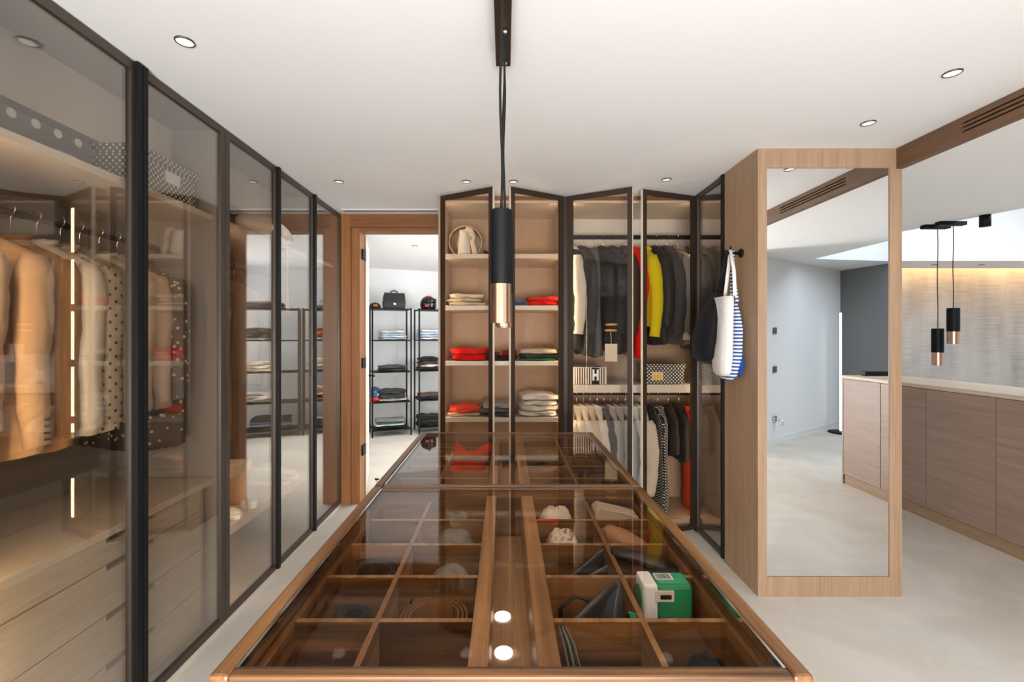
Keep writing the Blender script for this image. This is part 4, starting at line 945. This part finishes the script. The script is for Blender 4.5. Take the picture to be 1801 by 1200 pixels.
# ------------------------------------------------------------------ things in the island compartments
def strip_coil(mb, c, r0, r1, turns, hgt, th=.004, a0=0, n=26):
    rings = []; N = int(n*turns)
    for k in range(N+1):
        a = a0+2*PI*turns*k/N; r = r0+(r1-r0)*k/N
        for_ = []
        for dr, dz in ((-th/2, 0), (th/2, 0), (th/2, hgt), (-th/2, hgt)):
            for_.append((c[0]+(r+dr)*math.cos(a), c[1]+(r+dr)*math.sin(a), c[2]+dz))
        rings.append(for_)
    return mb.loft(rings)
def belt_coil(key, label, m, bm, r1=.07, hgt=.035, dz=0.0, turns=3.2, holes=False, dx=0, dy=0):
    c = Vector(CELL[key])+Vector((dx, dy, dz)); t = thing('belt', label, 'belt', c)
    build('strap', strip_coil(MB(), c, r1*.62, r1, turns, hgt, a0=.6), m, t)
    a = .6+2*PI*turns
    p = c+Vector((r1*math.cos(a), r1*math.sin(a), hgt/2)); tv = Vector((-math.sin(a), math.cos(a), 0)); nv_ = Vector((math.cos(a), math.sin(a), 0))
    mb = MB()
    mb.obox(p+tv*.02+nv_*.004, tv*.022, nv_*.002, (0, 0, .003)); mb.v = [(x, y, z+hgt/2) for x, y, z in mb.v]
    mb.obox(p+tv*.02+nv_*.004-Vector((0, 0, hgt/2)), tv*.022, nv_*.002, (0, 0, .003))
    mb.obox(p+tv*.042+nv_*.004, tv*.003, nv_*.002, (0, 0, hgt/2)); mb.obox(p-tv*.001+nv_*.004, tv*.003, nv_*.002, (0, 0, hgt/2))
    build('buckle', mb, bm, t)
    if holes:
        for k in range(5):
            aa = -1.2+.28*k-PI/2+1.2+.6; q = c+Vector((r1*.985*math.cos(aa-2), r1*.985*math.sin(aa-2), hgt*.6))
            build('eyelet', MB().obox(q, (.003, 0, 0), (0, .003, 0), (0, 0, .003)), M['black'], t)
    return t
def rest_box(key, dz=0.0): return Vector(CELL[key])+Vector((0, 0, dz))
NR = True
belt_coil((NR, 2, 0), 'coiled black belt with a silver buckle in a left compartment', M['leather'], M['chrome'], r1=.068, hgt=.040, dz=.075)
belt_coil((NR, 1, 0), 'small coiled black belt left of the brown belt', M['leather'], M['bronze'], r1=.040, hgt=.04, dz=.05, dx=.0, dy=.02)
belt_coil((NR, 1, 1), 'coiled brown leather belt with punched holes', M['belt_brown'], M['chrome'], r1=.082, hgt=.045, dz=.05, holes=True, dy=.01)
def stand_for(key, h):   # folded felt pad that carries what lies higher in a compartment
    x, y, z = CELL[key]
    return x, y, z
def pad(key, h, label, w=.15, d=.13, m=None):
    x, y, z = CELL[key]
    tag(build('velvet_cushion', MB().box(x-w/2, x+w/2, y-d/2, y+d/2, z, z+h), m or fabric((.03, .02, .015)), bevel=.01), label, 'cushion', 'dark velvet cushions in the compartments')
pad((NR, 2, 0), .074, 'dark velvet cushion under the silver buckled belt'); pad((NR, 1, 0), .049, 'dark velvet cushion under the small black belt'); pad((NR, 1, 1), .049, 'dark velvet cushion under the brown belt')
def cloth_lump(key, label, m, w, d, h, dz=0, name='folded_cloth', cat='cloth', rz=0, seed=1, dx=0, dy=0):
    rough = 0.0 if 'leather' in label else .055
    x, y, z = CELL[key]; rnd = random.Random(seed); ph = rnd.uniform(0, 6); rings = []
    for i in range(8):
        f = i/7; r = math.cos(f*PI/2*.97)**.6; 
        rings.append([(w/2*r*math.cos(a)*(1+.04*math.sin(3*a+ph+f*2)+rough*math.sin(9*a+6*f+ph)), d/2*r*math.sin(a)*(1+.05*math.sin(5*a+ph)), h*math.sin(f*PI/2)*(1+.03*math.sin(2*a+ph)*f+rough*math.sin(5*a+9*f))) for a in [2*PI*j/22 for j in range(22)]])
    return tag(build(name, place(MB().loft(rings), (x+dx, y+dy, z+dz), rz), m, None, True), label, cat)
cloth_lump((NR, 2, 1), 'dark glossy leather roll standing in a left compartment', M['greyleather'], .13, .11, .125, seed=2, name='leather_roll', cat='leather roll', dx=.02)
cloth_lump((NR, 3, 1), 'grey leather pouch beside the centre rail on the left', M['greyleather'], .14, .11, .150, seed=3, name='leather_pouch', cat='pouch', dx=.015)
cloth_lump((NR, 4, 1), 'dark grey strap folded in the compartment by the middle joint', fabric((.10, .10, .10)), .15, .09, .130, seed=4, name='folded_strap', cat='strap')
cloth_lump((NR, 0, 1), 'black cloth heaped in the nearest left compartment', fabric((.012, .012, .012)), .17, .12, .10, seed=5, dx=.02, dy=-.02)
cloth_lump((NR, 0, 3), 'black knitted cloth in the nearest right compartment', fabric((.01, .01, .01)), .11, .09, .125, seed=6, dx=.01)
cloth_lump((NR, 3, 2), 'patterned orange and blue silk scarf crumpled by the centre rail', pattern('silk_print', (.62, .52, .42), (.28, .20, .20), 'marble', 26, .55), .12, .10, .145, seed=7, name='silk_scarf', cat='scarf', dx=-.02)
cloth_lump((NR, 4, 2), 'cream lace cloth folded by the middle joint', fabric((.62, .53, .41)), .14, .10, .150, seed=8, name='lace_cloth', dx=-.02)
def wedge(key, label, m, pts, hw, name, cat, dz=0, sub=0):
    """upright folded sheet: outline points in (x, z) with a thickness along y"""
    x, y, z = CELL[key]; mb = MB()
    mb.loft([[(x+px, y+py-hw, z+dz+pz) for px, py, pz in pts], [(x+px, y+py+hw, z+dz+pz) for px, py, pz in pts]])
    return tag(build(name, mb, m, None, False, bevel=.004), label, cat)
wedge((NR, 4, 3), 'beige folded silk cloth sloping across a right compartment', fabric((.56, .43, .31)), [(-.075, 0, 0), (.08, 0, 0), (.08, .02, .125), (.03, .01, .142), (-.06, 0, .165), (-.075, 0, .15)], .035, 'silk_cloth', 'cloth')
x, y, z = CELL[(NR, 3, 3)]
t = thing('glasses_case', 'tan leather glasses case leaning in a right compartment', 'glasses case', (x, y, z))
build('shell', MB().tube([(x-.078, y+.03, z+.128), (x-.06, y+.028, z+.126), (x-.02, y+.015, z+.112), (x+.03, y, z+.09), (x+.078, y-.02, z+.065)], [.012, .030, .036, .034, .020], 18), M['tanleather'], t, True)
build('inner_support', box(x-.05, x+.05, y-.02, y+.04, z, z+.07), M['tanleather'], t)
x, y, z = CELL[(NR, 2, 2)]
for i, (lb, o) in enumerate((('black leather wallet leaning at the back of its compartment', .03), ('black leather folder leaning in front of the wallet', -.02))):
    t = thing('wallet', lb, 'wallet', (x, y+o, z))
    build('cover', MB().loft([[(x-.075, y+o-.004, z+.03+.02*i), (x+.075, y+o-.004, z+.155-.02*i), (x+.078, y+o-.004, z), (x-.075, y+o-.004, z)], [(x-.075, y+o+.008, z+.03+.02*i), (x+.075, y+o+.008, z+.155-.02*i), (x+.078, y+o+.008, z), (x-.075, y+o+.008, z)]]), M['leather'], t, bevel=.002)
    build('stitched_edge', MB().tube([(x-.075, y+o+.002, z+.032+.02*i), (x+.075, y+o+.002, z+.157-.02*i)], .003, 6), plain('blue_edge', (.06, .07, .09), .4), t)
x, y, z = CELL[(NR, 2, 3)]
t = thing('leather_clutch', 'long black leather clutch folded over in a right compartment', 'clutch', (x, y, z))
build('flap', MB().tube([(x-.085, y+.04, z+.145), (x-.03, y+.035, z+.137), (x+.04, y+.02, z+.118), (x+.088, y+.01, z+.108)], [.012, .017, .018, .015], 12, flat=1.3), M['leather'], t, True)
build('body', MB().loft([[(x-.088, y+q, z+.12), (x+.085, y+q-.03, z+.06), (x+.085, y+q-.03, z), (x-.088, y+q, z)] for q in (-.01, .02)]), M['leather'], t, bevel=.005)
x, y, z = CELL[(NR, 1, 2)]
t = thing('leather_shoe', 'black leather sandal with straps standing on its side', 'shoe', (x, y, z))
build('sole', MB().tube([(x-.085, y-.03, z+.055), (x-.03, y-.01, z+.085), (x+.03, y+.02, z+.12), (x+.07, y+.04, z+.15)], [.012, .022, .024, .012], 12, flat=.4), M['leather'], t, True)
build('toe_cap', MB().loft([[(x+.02+.055*f, y+.02, z+.10+.07*f-.0), (x+.085, y+.03+.01*f, z+.06+.06*f), (x+.085, y-.02, z+.06*f), (x+.0+.04*f, y-.03, z+.06*f)] for f in (0, .5, 1)]), plain('blue_black', (.02, .03, .05), .3), t, bevel=.004)
build('strap', MB().tube([(x-.06, y+.04, z+.02), (x-.065, y+.03, z+.10), (x-.03, y+.02, z+.135), (x+.01, y+.02, z+.12), (x+.02, y+.01, z+.06)], [.014]*5, 10, flat=.3), M['leather'], t, True)
build('insole', MB().obox((x, y-.035, z+.05), (.08, 0, .03), (0, .004, 0), (0, 0, .045)), M['blackmatte'], t)
x, y, z = CELL[(NR, 1, 3)]
t = thing('carton', 'green and white carton with a barcode and a round window', 'carton', (x-.01, y, z))
zb = z+.080; yf, ybk = y+.010, y+.078
build('riser', box(x-.05, x+.05, y+.015, y+.07, z, zb), M['blackmatte'], t)
gm = plain('green_card', (.005, .25, .10), .4); gm2 = plain('light_green_card', (.02, .36, .20), .4)
build('green_body', box(x-.022, x+.060, yf+.003, ybk, zb, zb+.083), gm, t, bevel=.009)
wf = build('white_front', box(x-.056, x-.022, yf, ybk, zb, zb+.086), M['white'], t, bevel=.006)
build('round_window', MB().loft([[(x-.0565-dx, (yf+ybk)/2+r*math.cos(2*PI*j/20), zb+.043+r*math.sin(2*PI*j/20)) for j in range(20)] for r, dx in ((.026, 0), (.026, .002))]), gm, wf)
build('top_panel', box(x-.016, x+.052, yf+.010, ybk-.008, zb+.0825, zb+.084), gm2, t)
bc = build('barcode_label', box(x-.018, x+.024, yf+.028, ybk-.012, zb+.084, zb+.0848), M['white'], t)
rb = random.Random(4); xx = x-.015; mb = MB()
while xx < x+.020:
    wd = rb.choice((.0008, .0016, .0024)); mb.box(xx, xx+wd, yf+.031, ybk-.015, zb+.0848, zb+.0852); xx += wd+rb.choice((.001, .002))
build('barcode', mb, M['black'], bc)
lbp = build('front_label', box(x-.030, x+.014, yf-.0015, yf+.004, zb+.048, zb+.072), M['beige'], t)
build('print_line', box(x-.018, x+.008, yf-.0022, yf-.0012, zb+.054, zb+.064), M['blackmatte'], lbp)
t = tag(build('green_slip', MB().obox((x-.09+.005, y-.055, z+.09), (.012, -.006, 0), (0, .002, .0), (-.01, 0, .05)), gm2), 'light green paper slip beside the green carton', 'paper slip')
x, y, z = CELL[(NR, 0, 2)]
t = thing('card_bundle', 'bundle of thin grey straps standing by the centre rail', 'straps', (x-.06, y, z))
for k in range(5):
    build('strip', MB().tube([(x-.085+.003*k, y+.06, z+.15), (x-.078+.005*k, y+.04, z+.13), (x-.065+.006*k, y-.02, z+.07), (x-.055+.007*k, y-.06, z+.004)], .0035, 6, flat=.6), fabric(((.16, .02, .20, .03, .14)[k], (.14, .02, .18, .03, .12)[k], (.12, .02, .15, .03, .10)[k])), t, True)
tag(build('paper_scrap', MB().obox((CELL[(NR, 0, 3)][0]-.055, CELL[(NR, 0, 3)][1]-.05, TF+.05), (.012, .004, .004), (0, .006, 0), (0, 0, .05)), M['whitecard']), 'small white card beside the black knitted cloth', 'card')
FR = False
x, y, z = CELL[(FR, 3, 1)]
t = tag(build('red_scarf', MB().tube([(x-.085, y+.06, z+.16), (x-.075, y, z+.145), (x-.03, y-.02, z+.115), (x+.03, y-.01, z+.125), (x+.07, y+.02, z+.15), (x+.085, y+.05, z+.165)], [.02, .034, .038, .036, .032, .016], 12, flat=.9), fabric(RED), None, True), 'red silk scarf draped in a far left compartment', 'scarf')
cloth_lump((FR, 3, 2), 'dark grey cloth with cream edge in a far right compartment', fabric((.16, .12, .085)), .17, .13, .150, seed=21)
cloth_lump((FR, 3, 3), 'charcoal fur hat in the far right corner compartment', fabric((.03, .03, .03)), .16, .13, .150, seed=22, name='fur_hat', cat='hat')
cloth_lump((FR, 2, 2), 'black cloth folded in the middle of the far case', fabric((.02, .02, .02)), .13, .10, .135, seed=23, dx=-.02)
cloth_lump((FR, 1, 3), 'small black pouch in a far right compartment', M['leather'], .07, .06, .140, seed=24, name='pouch', cat='pouch', dx=-.03)
x, y, z = CELL[(FR, 0, 2)]
t = thing('gloves', 'black leather glove lying over the front of a far compartment', 'glove', (x, y, z))
build('palm', MB().tube([(x-.06, y, z+.10), (x-.02, y, z+.125), (x+.02, y+.01, z+.13), (x+.05, y+.02, z+.14)], [.02, .034, .032, .022], 12, flat=1.3), M['leather'], t, True)
for k in range(4): build('finger', MB().tube([(x+.04, y-.02+.014*k, z+.137), (x+.07, y-.022+.015*k, z+.152), (x+.085, y-.024+.016*k, z+.15)], [.009, .009, .006], 8), M['leather'], t, True)
build('lining', box(x-.05, x+.03, y-.03, y+.03, z, z+.09), M['leather'], t)
x, y, z = CELL[(FR, 0, 1)]
t = thing('watch', 'dark wristwatch standing in a far left compartment', 'watch', (x-.02, y, z))
build('strap', strip_coil(MB(), (x-.02, y, z+.10), .030, .032, 1.0, .022), M['leather'], t)
build('case', MB().lathe([(.018, .122), (.019, .130), (.014, .132)], (x-.02, y-.031, z), 18), M['chrome'], t, True)
build('stand', MB().lathe([(.03, 0), (.03, .006), (.01, .01), (.01, .10), (.028, .104)], (x-.02, y, z), 18), M['bronze'], t, True)
cloth_lump((FR, 0, 3), 'white card case in a far right compartment', fabric((.6, .55, .47)), .05, .05, .142, seed=26, name='card_case', cat='case', dx=.0)

# ------------------------------------------------------------------ back room shelving racks and what they carry
RZ = [.02, .415, .84, 1.26, 1.86-.43+.0, 1.86]
RZ = [.10, .50, .94, 1.40, 1.86]
def rack(label, p0, u, w, d, h=1.87):
    u = Vector((*u, 0)).normalized(); v_ = Vector((-u.y, u.x, 0)); p0 = Vector((*p0, 0))
    c = p0+u*w/2+v_*d/2
    t = thing('shelf_rack', label, 'shelving rack', c, 'black metal racks in the back room')
    for a in (0, 1):
        for b in (0, 1):
            q = p0+u*(w*a)+v_*(d*b); build('post', MB().obox(q+Vector((0, 0, h/2)), u*.011, v_*.011, (0, 0, h/2)), M['black'], t)
    for z in RZ:
        build('shelf', MB().obox(c+Vector((0, 0, z-.008)), u*(w/2-.008), v_*(d/2-.008), (0, 0, .008)), M['black'], t)
    return c, math.atan2(u.y, u.x), u, v_, w
u1 = (.51, .20); u2 = (.67, -.25)
RA = rack('black metal rack with a handbag on top', (-1.894, 6.50), u1, .55, .40)
RB = rack('black metal rack with a helmet on top', (-1.27, 6.745), u1, .62, .38)
RD = rack('black metal rack topped with pale blue clothes', (-.52, 6.90), u2, .68, .38)
RC = rack('black metal rack topped with denim trousers', (.17, 6.64), u2, .76, .38)
def on(rk, f, z, g_=0.5):
    c, a, u, v_, w = rk; p = c+u*w*f; return (p.x, p.y, z)
def rs(rk, f, lev, items, w, where, seed, group):
    stack(on(rk, f, RZ[lev]), items, w, .30, rk[1], where, group, seed)
BLK = (.022, .022, .024); DGR = (.06, .06, .062); LBL = (.40, .52, .66); W2 = (.70, .69, .67); BRN = (.08, .05, .035)
ga, gb, gc, gd = 'clothes on the handbag rack', 'clothes on the helmet rack', 'clothes on the denim rack', 'clothes on the pale blue rack'
rs(RA, .05, 3, [('pale blue', 'shirt', LBL, .035), ('white', 'shirt', W2, .035), ('light blue', 'shirt', (.46, .58, .70), .035), ('white', 'shirt', W2, .045)], .38, 'on the upper shelf of the handbag rack', 31, ga)
rs(RA, .05, 2, [('dark grey', 'trousers', DGR, .04), ('slate grey', 'trousers', (.09, .095, .10), .045)], .40, 'on the middle shelf of the handbag rack', 32, ga)
rs(RA, .05, 1, [('cream', 'trousers', (.58, .52, .43), .04), ('charcoal', 'trousers', DGR, .06), ('dark grey', 'trousers', (.05, .05, .052), .07)], .40, 'on the second shelf of the handbag rack', 33, ga)
rs(RA, 0, 0, [('black', 'trousers', BLK, .04), ('white', 'shirt', W2, .03), ('green', 'shirt', (.05, .16, .10), .025), ('grey', 'shirt', (.30, .30, .29), .04)], .44, 'on the bottom shelf of the handbag rack', 34, ga)
rs(RB, -.2, 3, [('white', 'shirt', W2, .04), ('pale blue', 'shirt', LBL, .04), ('blue white', 'shirt', (.58, .66, .74), .04), ('white', 'shirt', W2, .045)], .34, 'on the upper shelf of the helmet rack', 35, gb)
rs(RB, -.2, 2, [('black', 'trousers', BLK, .05), ('grey white', 'shirt', (.52, .51, .49), .04), ('dark brown', 'trousers', BRN, .05), ('black', 'sweater', BLK, .06)], .34, 'on the middle shelf of the helmet rack', 36, gb)
rs(RB, -.2, 1, [('dark navy', 'trousers', (.02, .025, .04), .04), ('brown', 'trousers', (.12, .07, .04), .05)], .36, 'on the second shelf of the helmet rack', 37, gb)
rs(RB, -.2, 0, [('black', 'trousers', BLK, .05), ('coal black', 'trousers', (.03, .03, .032), .05), ('black', 'jacket', BLK, .06)], .36, 'on the bottom shelf of the helmet rack', 38, gb)
rs(RB, .25, 3, [('sand', 'shirt', (.55, .45, .33), .04), ('white', 'shirt', W2, .05)], .26, 'right on the upper shelf of the helmet rack', 39, gb)
rs(RC, .1, 4, [('brown', 'trousers', (.16, .10, .06), .03), ('indigo', 'trousers', (.07, .09, .14), .035), ('faded brown', 'trousers', (.26, .20, .15), .035)], .52, 'on top of the denim rack', 41, gc)
rs(RC, .22, 3, [('white', 'shirt', W2, .03), ('black', 'trousers', BLK, .05), ('navy', 'trousers', (.03, .035, .05), .05), ('dark denim', 'trousers', (.06, .06, .07), .05)], .38, 'on the upper shelf of the denim rack', 42, gc)
rs(RC, .15, 2, [('cream', 'shirt', CRM, .05), ('ivory', 'shirt', (.68, .62, .53), .05), ('cream', 'sweater', (.64, .56, .45), .06)], .44, 'on the middle shelf of the denim rack', 43, gc)
rs(RC, .15, 1, [('beige', 'shirt', (.52, .42, .32), .05), ('white', 'shirt', W2, .05), ('pale beige', 'sweater', (.60, .53, .44), .05)], .42, 'on the second shelf of the denim rack', 44, gc)
rs(RC, .0, 0, [('black', 'trousers', BLK, .05), ('cream', 'trousers', (.56, .50, .42), .04), ('blue', 'shirt', (.07, .14, .30), .03), ('black', 'trousers', BLK, .07)], .56, 'on the bottom shelf of the denim rack', 45, gc)
rs(RD, -.05, 4, [('blue', 'trousers', (.09, .14, .24), .05), ('pale blue', 'shirt', (.52, .57, .62), .06), ('blue white', 'shirt', (.60, .64, .68), .07)], .40, 'on top of the pale blue rack', 51, gd)
rs(RD, .1, 3, [('cream', 'shirt', CRM, .035), ('red', 'shirt', (.45, .03, .02), .05), ('orange', 'shirt', (.55, .20, .06), .05), ('brown', 'sweater', (.22, .10, .04), .05)], .36, 'on the upper shelf of the pale blue rack', 52, gd)
rs(RD, .1, 2, [('beige', 'sweater', (.56, .48, .37), .06), ('sand', 'sweater', (.52, .43, .32), .06), ('cream', 'sweater', CRM, .07)], .46, 'on the middle shelf of the pale blue rack', 53, gd)
rs(RD, .1, 1, [('orange', 'trousers', (.50, .16, .04), .03), ('black', 'trousers', BLK, .05), ('white', 'shirt', W2, .04), ('rust', 'sweater', (.45, .13, .05), .04), ('beige', 'sweater', (.56, .48, .38), .06)], .42, 'on the second shelf of the pale blue rack', 54, gd)
rs(RD, -.05, 0, [('black', 'trousers', BLK, .06), ('charcoal', 'trousers', DGR, .06), ('sand', 'trousers', (.5, .42, .32), .03)], .44, 'on the bottom shelf of the pale blue rack', 55, gd)
# handbag, helmet, cap
p = Vector(on(RA, .10, RZ[4])); a = RA[1]
t = thing('handbag', 'black leather satchel with flap standing on top of the rack', 'handbag', p)
bm_ = MB().loft([[(sx*.165*s, sy*.07*s2, z) for sx, sy in ((-1, -1), (1, -1), (1, 1), (-1, 1))] for z, s, s2 in ((0, .96, 1), (.10, 1, 1.05), (.20, .94, .85), (.235, .84, .45))])
build('body', place(bm_, p, a), M['leather'], t, bevel=.012)
build('flap', place(MB().loft([[(sx*.15, y, z) for sx in (-1, 1)]+[(sx*.15, y-.006, z) for sx in (1, -1)] for y, z in ((-.02, .242), (-.062, .215), (-.078, .12), (-.080, .085))]), p, a), M['leather'], t, bevel=.003)
build('handle', place(MB().tube([(-.05, 0, .225), (-.045, 0, .262), (0, 0, .278), (.045, 0, .262), (.05, 0, .225)], .010, 8), p, a), M['leather'], t, True)
build('clasp', place(MB().box(-.018, .018, -.088, -.080, .06, .088), p, a), M['chrome'], t)
p = Vector(on(RB, -.22, RZ[4])); a = RB[1]
t = thing('helmet', 'black motorcycle helmet with red marks on top of the rack', 'helmet', p)
rings = []
for i in range(12):
    f = i/11; th = -.62+f*(PI/2+.60); r = .135*math.cos(th)
    rings.append([(r*math.cos(q)*.92, r*math.sin(q)*1.08, .135+.135*math.sin(th)-.055) for q in [2*PI*j/28 for j in range(28)]])
build('shell', place(MB().loft(rings), p, a), plain('helmet_black', (.015, .015, .016), .2), t, True)
vis = []
for z_, rr in ((.10, .139), (.125, .141), (.150, .140), (.165, .137)):
    vis.append([(rr*.92*math.cos(q), rr*1.08*math.sin(q), z_-.0) for q in [math.radians(-150+12*j) for j in range(11)]]+[((rr-.01)*.92*math.cos(q), (rr-.01)*1.08*math.sin(q), z_) for q in [math.radians(-30-12*j) for j in range(11)]])
build('visor', place(MB().loft(vis), p, a), plain('visor', (.004, .004, .004), .08), t, True)
rm = plain('helmet_red', (.6, .02, .01), .35)
build('chin_mark', place(MB().box(-.075, -.03, -.138, -.120, .035, .075), p, a), rm, t, bevel=.008)
build('brow_mark', place(MB().box(-.03, .02, -.135, -.115, .185, .205), p, a), rm, t, bevel=.008)
p = Vector(on(RA, -.40, RZ[4])); a = RA[1]
t = thing('cap', 'dark cap with an orange top at the left end of the handbag rack', 'cap', p)
build('crown', place(MB().lathe([(.085, 0), (.088, .02), (.075, .06), (.04, .085), (.006, .092)], (0, 0, 0), 20), p, a), fabric((.03, .03, .035)), t, True)
build('brim', place(MB().loft([[(x_, -.07-.07*math.sqrt(max(0, 1-(x_/.085)**2)), z_) for x_ in (-.08, -.05, 0, .05, .08)]+[(x_, -.05, z_) for x_ in (.08, .05, 0, -.05, -.08)] for z_ in (.002, .010)]), p, a), fabric((.03, .03, .035)), t)
build('badge', place(MB().box(-.03, .03, -.09, -.06, .03, .06), p, a), fabric((.6, .2, .04)), t, bevel=.004)
p = Vector(on(RA, -.42, RZ[1])); a = RA[1]
t = thing('helmet', 'small blue and red helmet low at the left end of the handbag rack', 'helmet', p)
build('shell', place(MB().lathe([(.11, 0), (.125, .05), (.12, .12), (.085, .18), (.03, .21), (.004, .215)], (0, 0, 0), 24), p, a), plain('helmet_blue', (.05, .08, .14), .25), t, True)
build('band', place(MB().lathe([(.112, .002), (.128, .02), (.129, .06), (.126, .06)], (0, 0, 0), 24, cap=False), p, a), rm, t, True)
